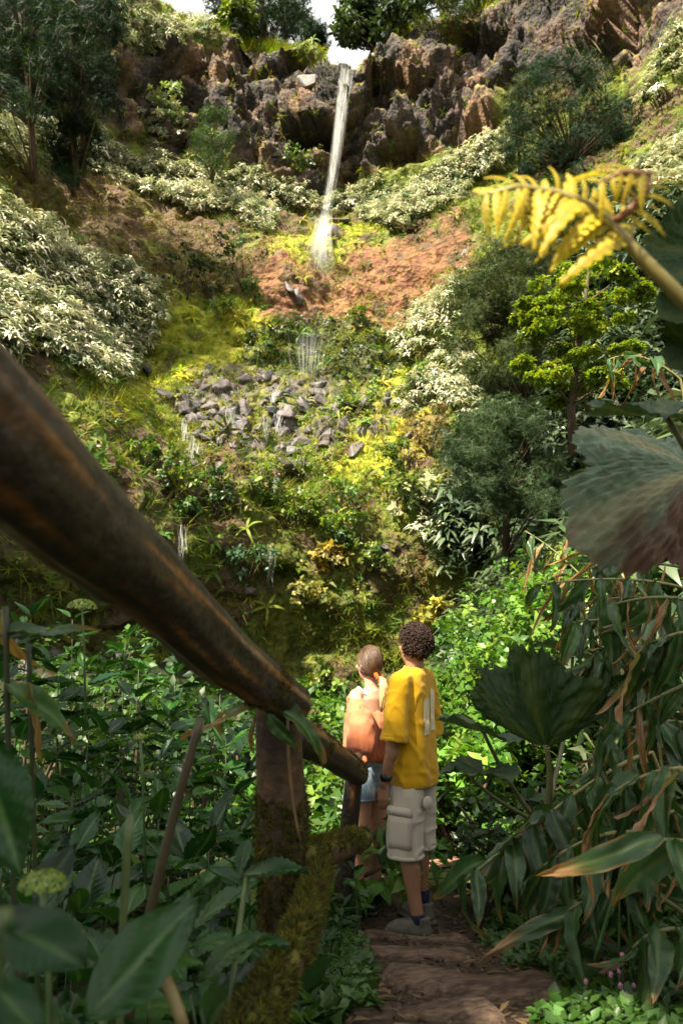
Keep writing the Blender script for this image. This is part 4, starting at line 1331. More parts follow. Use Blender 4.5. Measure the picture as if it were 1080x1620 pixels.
build('post', localise(V, railing), Fc, M_POST, smooth=True, parent=railing)['label'] = 'thick mossy post under the joint of the two rails'
V, Fc, pp2, pr2 = log([W(542, 1420, 4.0), W(552, 1310, 4.02), W(560, 1224, 4.02)], [.056, .052, .050], 16, 9, rough=.08)
build('post', localise(V, railing), Fc, M_RAIL, log_cols((.030, .020, .013), (.19, .080, .022), (.20, .13, .07)), smooth=True, parent=railing)['label'] = 'thin brown post beside the woman'
# mossy lower rails
V, Fc, lp1, lr1 = log([W(478, 1362, 1.98), W(512, 1348, 2.2), W(545, 1338, 2.6), W(573, 1328, 3.0)], [.046, .044, .044, .044], 16, 11, rough=.1)
build('lower_rail', localise(V, railing), Fc, M_POST, smooth=True, parent=railing)['label'] = 'mossy lower rail behind the post'
V, Fc, lp2, lr2 = log([W(508, 1370, 1.98), W(490, 1430, 1.72), W(462, 1510, 1.5), W(395, 1625, 1.25), W(330, 1740, 1.1)], [.026, .032, .037, .042, .046], 18, 13, rough=.1)
build('lower_rail', localise(V, railing), Fc, M_POST, smooth=True, parent=railing)['label'] = 'moss covered lower rail coming towards the viewer'
# fuzzy moss growing on the wood
def mtuft(seed):
    rr = random.Random(seed)
    return merge_tpl([(lambda t: (t[0]@rotx(rr.uniform(.2, 1.2)).T@rotz(rr.uniform(0, 6.28)).T, t[1], t[2]))(spike(.016*rr.uniform(.6, 1.2), .003)) for _ in range(6)])
T_MOSS = [mtuft(i) for i in range(3)]
def moss_on(paths, n, cols, upbias, parent, size=1.0, rng=(0, 1)):
    P_, N_ = [], []
    for pts, rads in paths:
        k = RNG.integers(int(rng[0]*(len(pts)-1)), max(1, int(rng[1]*(len(pts)-1))), n)
        a = RNG.uniform(0, 2*np.pi, n)
        pa = np.array([tuple(p) for p in pts]); t = pa[np.minimum(k+1, len(pa)-1)]-pa[k]
        t /= np.linalg.norm(t, axis=1, keepdims=True)
        u = np.cross(t, np.tile([0, 0, 1.], (n, 1)))+1e-6; u /= np.linalg.norm(u, axis=1, keepdims=True)
        w_ = np.cross(u, t)
        nr = u*np.cos(a)[:, None]+w_*np.sin(a)[:, None]
        pos = pa[k]+t*RNG.uniform(0, .02, (n, 1))+nr*(np.array(rads)[k]*.99)[:, None]
        keep = (nr[:, 2]*.8+1.3*fbm(pos*8, 3, 77)) > upbias
        P_.append(pos[keep]); N_.append(nr[keep])
    P_ = np.concatenate(P_); N_ = np.concatenate(N_)
    v, f, c = multi(T_MOSS, P_, frames(N_+RNG.normal(0, .5, N_.shape)-UP*.15), RNG.uniform(.6, 1.6, len(P_))*size, mixcols(cols, len(P_)))
    o = build('moss', localise(v, parent), f, M_MOSS, c, parent=parent)
    o['kind'] = 'stuff'
    return o
YM = [[.075, .078, .012], [.05, .06, .012], [.12, .10, .015], [.035, .038, .012], [.06, .042, .018]]
moss_on([(pp1, pr1)], 5200, YM, .05, railing)
moss_on([(lp2, lr2)], 7500, YM, -.35, railing, 1.0)
moss_on([(lp1, lr1)], 3000, YM, -.2, railing, 1.2)
moss_on([(rp2, rr2)], 3000, YM+[[.10, .06, .025]]*3, .25, railing)
moss_on([(rp1, rr1)], 900, [[.10, .085, .02], [.08, .05, .02]], .3, railing, .9, (.86, 1))
# ================================================================== undergrowth shrubs of the right bank and valley floor
BRI = [[.07, .17, .02], [.10, .20, .025], [.05, .12, .018], [.14, .22, .03]]
def bush_at(px, py, d, r, h, label, cols, n, leaf, group):
    q = W(px, py, d)
    gz = ground_z(q.x, q.y)
    base = Vector((q.x, q.y, gz))
    hh = max(h, q.z-gz)
    make_shrub(base, r, hh, label, cols, leaf, n, group, nclump=22, name='leafy_bush', catg='bush')
rb = random.Random(3)
BUSH = [(700, 1090, 6.6, .7, 'beside the man'), (760, 1040, 7.0, .8, 'behind the fan shaped leaf'), (700, 1010, 8.0, .7, 'next to the foot of the wall'), (800, 980, 7.6, .8, 'in the middle of the bright bank'), (850, 930, 8.2, .9, 'high on the bright bank'), (760, 960, 8.8, .8, 'at the far edge of the bright bank'), (900, 880, 8.6, .9, 'at the top of the bright bank'), (830, 1010, 6.8, .7, 'above the fan shaped leaf'), (890, 960, 7.2, .8, 'right in the bright bank under the dry leaves'), (720, 1130, 5.6, .55, 'low beside the man'), (660, 1050, 8.6, .6, 'directly behind the man'), (950, 900, 7.4, .9, 'behind the dry canes'), (800, 900, 9.6, .9, 'in the back row of the bright bank'), (870, 860, 10, 1.0, 'highest in the back row of the bright bank')]
for x, y, d, r, wh in BUSH:
    bush_at(x, y+20, d, r, .7, 'bright green leafy bush '+wh, BRI, 1500, .10, 'bright bushes on the right bank')
for i, (x, y, d, wh) in enumerate([(720, 1230, 6.4, 'over the planks'), (800, 1290, 5.4, 'beside the planks'), (700, 1300, 6.0, 'just behind the man'), (800, 1240, 4.6, 'under the gunnera leaves'), (740, 1180, 6.0, 'below the bright bank'), (820, 1340, 4.2, 'behind the drooping cane')]):
    bush_at(x, y, d, .45, .4, 'dark green leafy bush '+wh, MIDG+DRKG, 700, .09, 'dark bushes right of the path')
for i, (x, y, d, wh) in enumerate([(500, 1120, 7.5, 'between the rail and the woman'), (540, 1150, 6.5, 'left of the woman'), (460, 1090, 8.5, 'behind the rail joint'), (530, 1090, 10, 'at the valley floor behind the woman'), (500, 1200, 5.6, 'under the second rail'), (540, 1260, 5.0, 'beside the thin post'), (560, 1110, 9, 'in the valley behind the couple'), (500, 1270, 4.6, 'between the two posts'), (480, 1150, 6.2, 'right behind the thick post'), (610, 1130, 8.5, 'in the valley behind the man'), (640, 1110, 9.5, 'at the wall foot behind the man')]):
    bush_at(x, y, d, .6, .5, 'green leafy bush '+wh, MIDG+BRI, 900, .11, 'bushes on the valley floor')
for i, (x, y, d, wh) in enumerate([(60, 1010, 8, 'far left'), (160, 1010, 9, 'left of the dark stones'), (250, 1040, 8.5, 'under the rail'), (330, 1070, 8, 'under the lower half of the rail'), (120, 1070, 6.5, 'behind the big leaved plants'), (220, 1100, 6, 'in the middle behind the big leaved plants'), (380, 1110, 7, 'left of the thick post'), (300, 1130, 5.6, 'right behind the big leaved plants')]):
    bush_at(x, y, d, .75, .5, 'dark shaded bush on the valley floor '+wh, MIDG+DRKG, 900, .11, 'shaded bushes on the left valley floor')
# ginger jungle on the right slope, dark leaf colours standing in for shade
n = 2600
xs = RNG.uniform(2.0, 13, n); ys = RNG.uniform(4.5, 19, n)
zs = ground_h(xs, ys)
P_ = np.stack([xs, ys, zs], 1)
ppx, ppy, pd = proj(P_)
kp = (ppx > 690) & (ppx < 1180) & (ppy > 300) & (ppy < 1300)
P_ = P_[kp]
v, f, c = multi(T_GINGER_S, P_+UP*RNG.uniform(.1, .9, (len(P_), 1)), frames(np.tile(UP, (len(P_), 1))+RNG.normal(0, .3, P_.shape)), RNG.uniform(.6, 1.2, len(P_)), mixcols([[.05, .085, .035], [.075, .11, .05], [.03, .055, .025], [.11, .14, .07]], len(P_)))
JP = [(845, 320), (1250, 320), (1250, 900), (690, 900), (715, 720), (790, 640), (850, 560)]
jw = in_poly(cpx, cpy, JP)*facing.astype(float)
p_, nr_, _, _, _ = sample(jw, 3800)
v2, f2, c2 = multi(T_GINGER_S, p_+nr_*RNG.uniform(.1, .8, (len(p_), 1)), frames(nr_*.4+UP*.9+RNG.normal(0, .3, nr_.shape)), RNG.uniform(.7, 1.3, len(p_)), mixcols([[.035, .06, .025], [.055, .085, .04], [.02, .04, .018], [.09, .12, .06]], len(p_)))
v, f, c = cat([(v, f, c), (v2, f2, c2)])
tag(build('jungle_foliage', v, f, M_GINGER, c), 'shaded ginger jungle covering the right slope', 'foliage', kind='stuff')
# ground cover near the path and valley floor
n = 9000
xs = RNG.uniform(-9, 6, n); ys = RNG.uniform(1.5, 17, n)
dxp = np.abs(xs-path_x(ys))
kp = ((dxp > .45+.1*RNG.uniform(0, 1, n)) | (ys > 6.3)) & ~((np.abs(xs-.74) < .34) & (ys > 4.3) & (ys < 5.9))
xs, ys = xs[kp], ys[kp]
P_ = np.stack([xs, ys, ground_h(xs, ys)+.02], 1)
v, f, c = multi(T_SPRAY_LO, P_, frames(np.tile(UP, (len(P_), 1))+RNG.normal(0, .4, P_.shape)), RNG.uniform(.4, 1.2, len(P_)), mixcols([[.03, .07, .015], [.05, .10, .02], [.02, .045, .012]], len(P_)))
tag(build('undergrowth', v, f, M_BROAD, c), 'small leafy undergrowth covering the ground off the path', 'foliage', kind='stuff')
# fine creeping carpet beside the steps, denser at the flowers
n = 11000
xs = np.concatenate([RNG.uniform(.45, 2.2, n), RNG.uniform(-.5, .12, n//2)]); ys = np.concatenate([RNG.uniform(1.7, 4.4, n), RNG.uniform(2.2, 4.8, n//2)])
edge = np.interp(ys, [1.6, 2.1, 2.6, 3.0, 4.4], [.50, .60, .84, .82, .86])+.04*np.sin(ys*9)+RNG.normal(0, .05, len(xs))
kp = np.where(xs > .5, xs > edge, xs < .07+.05*np.sin(ys*7)+RNG.normal(0, .04, len(xs)))
xs, ys = xs[kp], ys[kp]
P_ = np.stack([xs, ys, ground_h(xs, ys)+RNG.uniform(0, .05, len(xs))], 1)
v, f, c = multi(T_SPRAY_LO, P_, frames(np.tile(UP, (len(P_), 1))+RNG.normal(0, .4, P_.shape)), RNG.uniform(.12, .34, len(P_)), mixcols([[.05, .12, .02], [.07, .15, .03], [.035, .08, .015]], len(P_)))
tag(build('creeping_plants', v, f, M_BROAD, c), 'fine creeping green carpet beside the steps', 'foliage', kind='stuff')

# ================================================================== large leaf meshes
def vein_material(name, base, vein, rough, trans, spec=.5, bump=.5):
    m = leaf_mat(name, rough=rough, trans=trans, spec=spec, vary=.22)
    return m
M_BIGLEAF = leaf_mat('big_leaf', rough=.32, trans=.25, spec=.34, vary=.35, bump=.15, veins=.6)
M_GUNN = leaf_mat('gunnera_leaf', rough=.62, trans=.18, spec=.3, vary=.15, bump=.35)
M_STEM = solid_mat('green_stem', (.06, .09, .025), rough=.5, spec=.4, noise=.3, scale=20, bump=.1, attr=True)
def ovate_leaf(seed, L=1.0, Wd=.62, curl=.35, base=(.035, .095, .022), nveins=9, pointy=1.0, teeth=.02):
    """serrated ovate leaf with a sunken midrib and quilted side veins; along +Y, length L"""
    rr = random.Random(seed)
    nu, nv = 26, 12
    V, C, Fc = [], [], []
    tw = rr.uniform(-.25, .25)
    for i in range(nu+1):
        t = i/nu
        wd = Wd*.5*(math.sin(math.pi*min(1, t**.85))**.85)*(1-.22*t)*(1 if t < .9 else 1)
        wd += Wd*.012*(1-t)
        wd *= 1+teeth*(1 if i % 2 else -1)
        for j in range(nv+1):
            s = (j/nv)*2-1
            x = s*wd
            y = L*(t-.06*abs(s)*(1-t))
            # veins sweep towards the tip
            ph = (t*1.0-.22*abs(s))*nveins
            q = abs((ph % 1)-.5)*2
            vein = max(0, 1-(1-q)/.22) if False else (1-min(1, (1-q)*4.0)) if q > .75 else 0
            z = .040*(1-q**2*1.6)*min(1, abs(s)*3)*(math.sin(math.pi*t)**.5)
            z += .10*Wd*(abs(s)**1.2)*.9-curl*L*t*t*.55+.02*math.sin(t*8+s*4+seed)
            z += tw*s*wd*t
            V.append((x, y, z))
            mid = max(0, 1-abs(s)*7)
            k = .70+.36*(1-vein)  # vein tone, its contrast raised to strengthen the quilted shading
            c = np.array(base)*k
            c = c*(1-.55*max(mid, vein*.45))+np.array((.10, .17, .05))*.55*max(mid, vein*.45)
            C.append(c)
    for i in range(nu):
        for j in range(nv):
            a = i*(nv+1)+j
            Fc.append((a, a+1, a+nv+2, a+nv+1))
    return np.array(V), np.array(Fc), np.array(C)
def as_mesh(name, v, f, c, mat, smooth=True):
    o = build(name, v, f, mat, c, smooth)
    me = o.data
    bpy.data.objects.remove(o)
    return me
LEAFC = [(.010, .042, .009), (.015, .058, .010), (.007, .030, .010), (.026, .080, .013)]
BIG = [as_mesh('leaf', *ovate_leaf(i, curl=[.15, .45, .3, .6, .05, .8][i % 6], Wd=[.6, .52, .66, .56, .7, .5][i % 6], base=LEAFC[i % 4]), M_BIGLEAF) for i in range(8)]
def ginger_leaf(seed, L=1.0, Wd=.22, droop=.5, brown=.15, base=(.045, .10, .03)):
    """long drooping ginger leaf: parallel ribs, folded midrib, torn straw-coloured tip"""
    rr = random.Random(seed)
    nu, nv = 26, 8
    V, C, Fc = [], [], []
    edge_brown = rr.uniform(.1, .9)
    for i in range(nu+1):
        t = i/nu
        wd = Wd*.5*(math.sin(math.pi*min(1, .03+.97*t**.8))**.75)*(1-.15*t)
        wd *= 1+.05*math.sin(t*23+seed)+(.12*math.sin(t*60+seed) if t > .75 and brown > .2 else 0)
        for j in range(nv+1):
            s = (j/nv)*2-1
            z = .22*Wd*abs(s)-droop*L*t*t+.010*math.cos(s*22)*math.sin(math.pi*t)+.02*math.sin(t*9+s*3+seed)+.035*s*math.sin(t*6+seed*1.7)+.012*abs(s)*math.sin(t*34+seed)
            x = s*wd*(1-.25*t*rr.uniform(.9, 1))+.03*math.sin(t*4+seed)
            V.append((x, L*t*(1-.12*droop*t), z))
            bb = 1/(1+math.exp(-(t-(1-brown)+.07*math.sin(s*9+seed*3)+.05*math.sin(s*23))*40))
            bb = max(bb, edge_brown*(abs(s) > .85)*(.5+.5*math.sin(t*14+seed)))
            c = np.array(base)*(1+.22*math.sin(s*30+seed))
            mid = max(0, 1-abs(s)*6)
            c = c*(1-.6*mid)+np.array((.14, .18, .06))*.6*mid
            bc = np.array((.24, .135, .06))*(1+.3*math.sin(s*17+t*11))
            C.append(np.clip(c*(1-bb)+bc*bb, 0, 1))
    for i in range(nu):
        for j in range(nv):
            a = i*(nv+1)+j
            Fc.append((a, a+1, a+nv+2, a+nv+1))
    return np.array(V), np.array(Fc), np.array(C)
GLEAF = [as_mesh('leaf', *ginger_leaf(i, droop=[.25, .5, .8, .4, .65][i % 5], brown=[.05, .12, .3, .08, .18][i % 5], Wd=[.26, .32, .24, .34, .28][i % 5], base=[(.026, .068, .02), (.038, .092, .027), (.032, .072, .028)][i % 3]), M_BIGLEAF) for i in range(10)]
GDRY = [as_mesh('leaf', *ginger_leaf(50+i, droop=[.6, 1.0, .8, .3][i], brown=[.95, .8, .97, .6][i], Wd=[.10, .14, .08, .13][i], base=(.16, .15, .05)), M_BIGLEAF) for i in range(4)]

def leaf_matrix(p, direction, up, size, roll=0.0):
    y = Vector(direction).normalized()
    z = Vector(up)-y*Vector(up).dot(y)
    if z.length < 1e-3: z = Vector((0, -1, .2))-y*Vector((0, -1, .2)).dot(y)
    z.normalize()
    x = y.cross(z)
    M = Matrix((x, y, z)).transposed().to_4x4()
    return Matrix.Translation(p) @ M @ Matrix.Rotation(roll, 4, 'Y') @ Matrix.Diagonal((size, size, size, 1))

def rooted(P0, dx=.12, dy=.08, n=7):
    """stem points from the soil up to P0 (without P0)"""
    P0 = Vector(P0)
    g = Vector((P0.x+dx, P0.y+dy, ground_z(P0.x+dx, P0.y+dy)-.03))
    if P0.z-g.z < .08: return []
    return bez(g, Vector((g.x, g.y, (g.z+P0.z)/2)), P0, n)[:-1]

# ---- big-leaved plants left of the rail
def leafy_plant(top, label, npairs, size, seed, group='big leaved plants left of the rail', lean=(0, 0), stemc=(.03, .05, .015), meshes=BIG, bare=.35, dropz=None):
    rr = random.Random(seed)
    top = Vector(top)
    gz = ground_z(top.x, top.y) if dropz is None else top.z-dropz
    gz = min(gz, top.z-.25)
    base = Vector((top.x+lean[0], top.y+lean[1], gz-.03))
    t = thing('leafy_plant', label, 'plant', base, group)
    path = bez(base, base.lerp(top, .5)+Vector((rr.uniform(-.05, .05), rr.uniform(-.05, .05), 0)), top, 9)
    A = Acc(); vv, ff = tube(path, [.008-.005*i/8 for i in range(9)], 7)
    A.add(vv, ff, stemc); A.make('stem', M_STEM, t)
    H = (top-base).length
    yaw = rr.uniform(0, 6.28)
    for k in range(npairs):
        u = 1-(k/npairs)*(1-bare)
        u = max(.15, 1-(k*size*.40)/max(H, .3))
        q = path[min(8, int(u*8))].lerp(path[min(8, int(u*8)+1)], (u*8) % 1)
        yaw += 1.57+rr.uniform(-.3, .3)
        for s in (0, 1):
            a = yaw+s*math.pi+rr.uniform(-.3, .3)
            el = rr.uniform(.15, .75)-.12*k
            if k == 0: el += .35
            d = Vector((math.cos(a)*math.cos(el), math.sin(a)*math.cos(el), math.sin(el)))
            sz = size*rr.uniform(.7, 1.2)*(.7 if k == 0 else 1)
            pt = q+d*size*.18
            part('leaf', meshes[rr.randrange(len(meshes))], t, leaf_matrix(pt, d, (0, 0, 1), sz, rr.uniform(-.35, .35)))
    # a short leaf stalk is hidden in each leaf base; the growing tip
    return t
rl = random.Random(21)
WH = ['low', 'upright', 'drooping', 'broad', 'slender', 'dense', 'sparse', 'glossy', 'shaded', 'tilted']
def envelope(px): return np.interp(px, [0, 100, 200, 300, 400, 470, 540], [985, 975, 1010, 1065, 1130, 1180, 1230])
cnt = 0
ORD = ['first', 'second', 'third', 'fourth', 'fifth', 'sixth', 'seventh', 'eighth', 'ninth', 'tenth']
ROWN = ['backmost', 'second backmost', 'third backmost', 'middle', 'third front', 'second front', 'frontmost']
grid = []
for row in range(7):
    ncol = 9 if row < 4 else 7
    for cx_ in range(ncol):
        grid.append((row, (cx_+.5*(row % 2))/ncol))
for row, u in grid:
    px = -40+u*500+rl.uniform(-22, 22)
    e = envelope(min(max(px, 0), 540))
    v0 = (row+rl.uniform(-.25, .25))/6.4
    py = e+(1600-e)*max(0, v0)
    d = 4.6*(1-v0)**1.2+1.15
    if px > 330 and py > 1180: d = max(d, 2.3)
    if px > 400 and py > 1150: continue
    size = (.20+.05*min(1, max(0, d-1.5)))*rl.uniform(.8, 1.3)
    leafy_plant(W(px, py, d), 'big leaved plant, %s from the left in the %s row' % (ORD[int(u*9)], ROWN[row]), 4, size, 100+cnt, lean=(rl.uniform(-.1, .1), rl.uniform(-.05, .1)))
    cnt += 1
# right of the rail, by the steps
for i, (x, y, d, s) in enumerate([(520, 1400, 3.2, .10), (540, 1440, 3.1, .09), (560, 1380, 3.6, .10), (505, 1500, 2.6, .09), (530, 1470, 2.8, .08), (575, 1420, 3.7, .08)]):
    leafy_plant(W(x, y, d), 'small dark leafy plant beside the steps, '+['behind the mossy rail end', 'next to the top step', 'nearest the thin post', 'under the leaning mossy rail', 'second from the leaning mossy rail', 'at the man’s feet'][i], 3, s, 400+i, group='small plants beside the steps')

# hand-placed leading leaves of the foreground
def single_leaf_plant(label, leaves, stems, group=None, base=None, stemc=(.07, .10, .03), srad=.006, name='leafy_plant'):
    """leaves: (px,py,d, tip px,py,d, width kind, mesh list)"""
    b = base or W(*stems[0][0])
    t = thing(name, label, 'plant', b, group)
    A = Acc()
    for st in stems:
        pts = [W(*q) for q in st]
        vv, ff = tube(rooted(pts[0], -.03, .03)+bez(pts[0], pts[1], pts[2], 10), srad, 8)
        A.add(vv, ff, stemc)
    A.make('stem', M_STEM, t)
    for (x0, y0, d0, x1, y1, d1, me, roll) in leaves:
        p, q = W(x0, y0, d0), W(x1, y1, d1)
        Lg = (q-p).length
        part('leaf', me, t, leaf_matrix(p, q-p, (0, -.45, .9), Lg, roll))
    return t
single_leaf_plant('plant with two broad bright leaves lying against the mossy rail',
    [(392, 1385, 1.50, 482, 1365, 1.45, BIG[2], -.2), (372, 1490, 1.35, 458, 1500, 1.30, BIG[4], -.55), (395, 1330, 1.6, 365, 1400, 1.55, BIG[1], .3), (380, 1400, 1.5, 330, 1370, 1.5, BIG[0], .2), (372, 1500, 1.36, 300, 1470, 1.4, BIG[5], .1)],
    [[(360, 1640, 1.3), (372, 1500, 1.38), (392, 1380, 1.52)]])
single_leaf_plant('plant with a long curling blade in front at the bottom',
    [(150, 1600, .85, 318, 1408, .95, BIG[1], .5), (235, 1520, .9, 330, 1500, .95, BIG[3], -.2), (60, 1420, .95, 120, 1330, 1.0, BIG[2], .3), (60, 1400, 1.0, 100, 1320, 1.05, BIG[0], -.6)],
    [[(170, 1700, .85), (165, 1600, .87), (150, 1560, .9)], [(190, 1700, 1.0), (188, 1500, 1.0), (207, 1290, 1.02)]])
single_leaf_plant('blurred dark plant close to the lens at the bottom left',
    [(20, 1470, .48, 140, 1530, .46, BIG[4], .2), (-20, 1480, .5, 90, 1430, .52, BIG[2], .1), (-30, 1180, .75, 30, 1390, .72, BIG[0], .5), (-10, 1560, .5, 70, 1640, .48, BIG[0], .1)],
    [[(-10, 1760, .5), (-20, 1560, .5), (10, 1440, .5)]])
cane = thing('plant_cane', 'bare brown cane leaning in front of the mossy post', 'cane', W(232, 1460, 1.2))
_r = rooted(W(225, 1500, 1.2), -.05, .03)
A = Acc(); vv, ff = tube(_r+bez(W(225, 1500, 1.2), W(262, 1330, 1.22), W(318, 1135, 1.25), 14), [.0085]*len(_r)+[.0085, .0085, .009, .0082, .0085, .009, .008, .0085, .008, .0082, .009, .008, .008, .0075], 10)
A.add(vv, ff, (.042, .032, .014)); A.make('stalk', M_STEM, cane)
A = Acc(); vv, ff = tube(bez(W(240, 1520, .95), W(270, 1550, .94), W(290, 1625, .92), 8), .0085, 10)
A.add(vv, ff, (.17, .13, .05)); A.make('stalk', M_STEM, cane)
# flower heads (green hydrangea buds)
def flower_head(px, py, d, r, label):
    t = thing('flower_head', label, 'flower', W(px, py, d), 'green hydrangea buds')
    n = 160
    u = RNG.normal(0, 1, (n, 3)); u /= np.linalg.norm(u, axis=1, keepdims=True); u[:, 2] = np.abs(u[:, 2])*.6
    bud = leaflet(5, .14, .11, 5)
    v, f, c = scatter(bud, u*r, frames(u), np.full(n, r*.9), mixcols([[.22, .28, .05], [.30, .33, .10], [.14, .22, .04]], n))
    build('florets', v, f, M_BROAD, c, parent=t)
    A = Acc(); vv, ff = tube([W(px, py, d), W(px, py, d)+Vector((.01, .02, -.12)), W(px, py, d)+Vector((.03, .05, -.45))], .004, 6)
    A.add(vv, ff, (.06, .10, .03)); A.make('stem', M_STEM, t)
flower_head(68, 1402, .9, .028, 'pale green bud cluster among the dark leaves at bottom left')
flower_head(130, 1452-490, 2.6, .05, 'small green bud cluster at the top of the left plants')
flower_head(222, 1168, 2.2, .022, 'tiny yellow green bud cluster in the middle of the left plants')
# dry curled leaves and the white tip at the far left
dl_ = thing('withered_plant', 'withered curled ginger leaves hanging at the left edge', 'plant', W(20, 1500, 1.15))
A = Acc(); vv, ff = tube(rooted(W(30, 1560, 1.15), .02, .03)+bez(W(30, 1560, 1.15), W(12, 1250, 1.15), W(10, 960, 1.15), 10), .005, 8); A.add(vv, ff, (.03, .035, .015))
vv, ff = tube(rooted(W(60, 1560, 1.2), .02, .03)+bez(W(60, 1560, 1.2), W(55, 1300, 1.2), W(45, 1010, 1.2), 10), .0045, 8); A.add(vv, ff, (.03, .04, .015)); A.make('stem', M_STEM, dl_)
for (x0, y0, x1, y1, me) in ((10, 1080, 112, 1130, GLEAF[1]), (12, 1000, 90, 990, GLEAF[3]), (10, 960, 5, 1090, GDRY[1]), (48, 1080, 52, 1190, GDRY[3]), (45, 1010, -10, 1000, GLEAF[0]), (50, 1020, 110, 970, GLEAF[4]), (10, 1230, 60, 1290, GLEAF[2]), (48, 1240, 0, 1200, GLEAF[0])):
    p, q = W(x0, y0, 1.15), W(x1, y1, 1.15)
    part('leaf', me, dl_, leaf_matrix(p, q-p, (0, -.6, .8), (q-p).length*1.25, 0))
# ginger leaf draped over the rail joint
dr = thing('draped_ginger_leaf', 'green and brown ginger leaf draped over the rail joint', 'leaf', W(440, 1120, 1.85))
for (x0, y0, d0, x1, y1, d1, me, sc, rl_) in ((430, 1112, 1.80, 512, 1168, 1.80, GLEAF[3], 1.35, -.3), (405, 1118, 1.82, 318, 1140, 1.80, GDRY[3], 1.5, .2), (425, 1128, 1.80, 462, 1182, 1.78, GLEAF[1], 1.3, .4), (405, 1130, 1.86, 392, 1200, 1.86, GDRY[0], 1.2, 0), (360, 1120, 1.82, 322, 1172, 1.82, GDRY[1], 1.3, 0), (395, 1120, 1.84, 345, 1118, 1.84, GLEAF[1], 1., 0)):
    p, q = W(x0, y0, d0), W(x1, y1, d1)
    part('blade', me, dr, leaf_matrix(p, q-p, (.1, -.85, .5), (q-p).length*sc, rl_))
A = Acc(); vv, ff = tube(bez(W(455, 1130, 1.87), W(455, 1250, 1.9), W(475, 1330, 1.92), 8), .004, 6); A.add(vv, ff, (.16, .11, .05)); A.make('stem', M_STEM, dr)

# ---- ginger canes with drooping leaves, right of the path
def ginger_cane(label, pts, nl, Ls, seed, dry=.2, group='drooping ginger canes right of the path', rad=.009, hang=.75, meshes=None):
    rr = random.Random(seed)
    P_ = [W(*q) for q in pts]
    path = bez(P_[0], P_[1], P_[2], 16)
    t = thing('ginger_cane', label, 'plant', P_[0], group)
    low_p = rooted(path[0], .18, .10)
    A = Acc(); vv, ff = tube(low_p+path, [rad*1.1]*len(low_p)+[rad*(1-.5*i/15) for i in range(16)], 8)
    A.add(vv, ff, (.17, .15, .05) if seed % 2 else (.10, .11, .035)); A.make('stalk', M_STEM, t)
    for k in range(nl):
        u = (k+.6)/nl*.82+.18
        i = min(14, int(u*15)); q = path[i].lerp(path[i+1], u*15-i)
        tn = (path[i+1]-path[i]).normalized()
        sd = tn.cross(Vector((0, 0, 1))).normalized()*(1 if k % 2 else -1)
        d = tn*rr.uniform(-.1, .9)+sd*rr.uniform(.1, 1.0)-Vector((0, 0, hang*rr.uniform(.1, 2.2)))+Vector((rr.gauss(0, .3), rr.gauss(0, .3), 0))
        me = GDRY[rr.randrange(4)] if rr.random() < dry*.6 else GLEAF[rr.randrange(10)]
        part('leaf', me, t, leaf_matrix(q, d, (rr.gauss(0, .5), -.5, .8), Ls*rr.uniform(.6, 1.15), rr.uniform(-.9, .9)))
CANES = [
 ('ginger cane with hanging leaves reaching over the steps', [(960, 1225, 2.7), (850, 1300, 2.5), (735, 1392, 2.35)], 11, .30, .05),
 ('ginger cane hanging just above the cane over the steps', [(1030, 1190, 2.6), (960, 1210, 2.55), (840, 1310, 2.45)], 10, .30, .05),
 ('yellow ginger cane slanting in from the right edge', [(1130, 1065, 2.2), (1010, 1110, 2.3), (940, 1165, 2.4)], 9, .28, .2),
 ('dry ginger cane pointing left at the top of the thicket', [(1080, 930, 3.6), (990, 905, 3.6), (850, 925, 3.6)], 12, .28, .6),
 ('dry ginger cane below the topmost one', [(1100, 1000, 3.2), (1010, 970, 3.2), (905, 985, 3.2)], 13, .28, .55),
 ('ginger cane with straw coloured leaves above the gunnera', [(1110, 1050, 3.0), (1010, 1000, 3.0), (935, 1030, 3.0)], 12, .28, .45),
 ('ginger cane with broad striped leaves at the lower right edge', [(1150, 1400, 1.6), (1120, 1320, 1.6), (1040, 1330, 1.55)], 6, .27, .05),
 ('ginger cane hanging at the right edge above the striped one', [(1140, 1230, 2.0), (1060, 1190, 2.0), (960, 1260, 2.1)], 10, .30, .12),
 ('shaded ginger cane in the middle of the thicket', [(1100, 1150, 2.8), (1020, 1120, 2.8), (945, 1190, 2.8)], 11, .30, .15),
 ('ginger cane over the dark hollow', [(1050, 1330, 2.3), (960, 1290, 2.3), (860, 1370, 2.3)], 9, .28, .08),
 ('ginger cane at the right edge under the big drooping leaf', [(1120, 960, 2.6), (1050, 930, 2.6), (960, 960, 2.7)], 11, .27, .5),
 ('thin ginger cane behind the yellow cane', [(1120, 1120, 3.0), (1040, 1050, 3.0), (960, 1090, 3.0)], 11, .28, .35),
 ('dark ginger cane low by the flowers', [(1060, 1430, 2.2), (980, 1380, 2.2), (900, 1440, 2.2)], 8, .26, .05),
 ('dry cane with withered tassels under the lime tree', [(1075, 600, 4.4), (1010, 545, 4.4), (960, 570, 4.4)], 10, .30, .9),
 ('straw cane rising through the bright bank', [(960, 960, 4.6), (900, 880, 4.8), (830, 840, 5.0)], 9, .30, .55),
 ('second straw cane in the bright bank', [(990, 920, 4.4), (950, 850, 4.6), (900, 810, 4.8)], 9, .30, .5),
 ('ginger cane leaning over behind the topmost dry cane', [(1090, 900, 4.0), (1000, 880, 4.0), (930, 900, 4.0)], 11, .28, .5),
 ('ginger cane between the gunnera fan and the right edge', [(1040, 1240, 3.2), (980, 1160, 3.2), (930, 1240, 3.2)], 10, .28, .2),
 ('short ginger cane right behind the flowers', [(1130, 1500, 1.9), (1060, 1440, 1.9), (1000, 1500, 1.9)], 6, .22, .05),
]
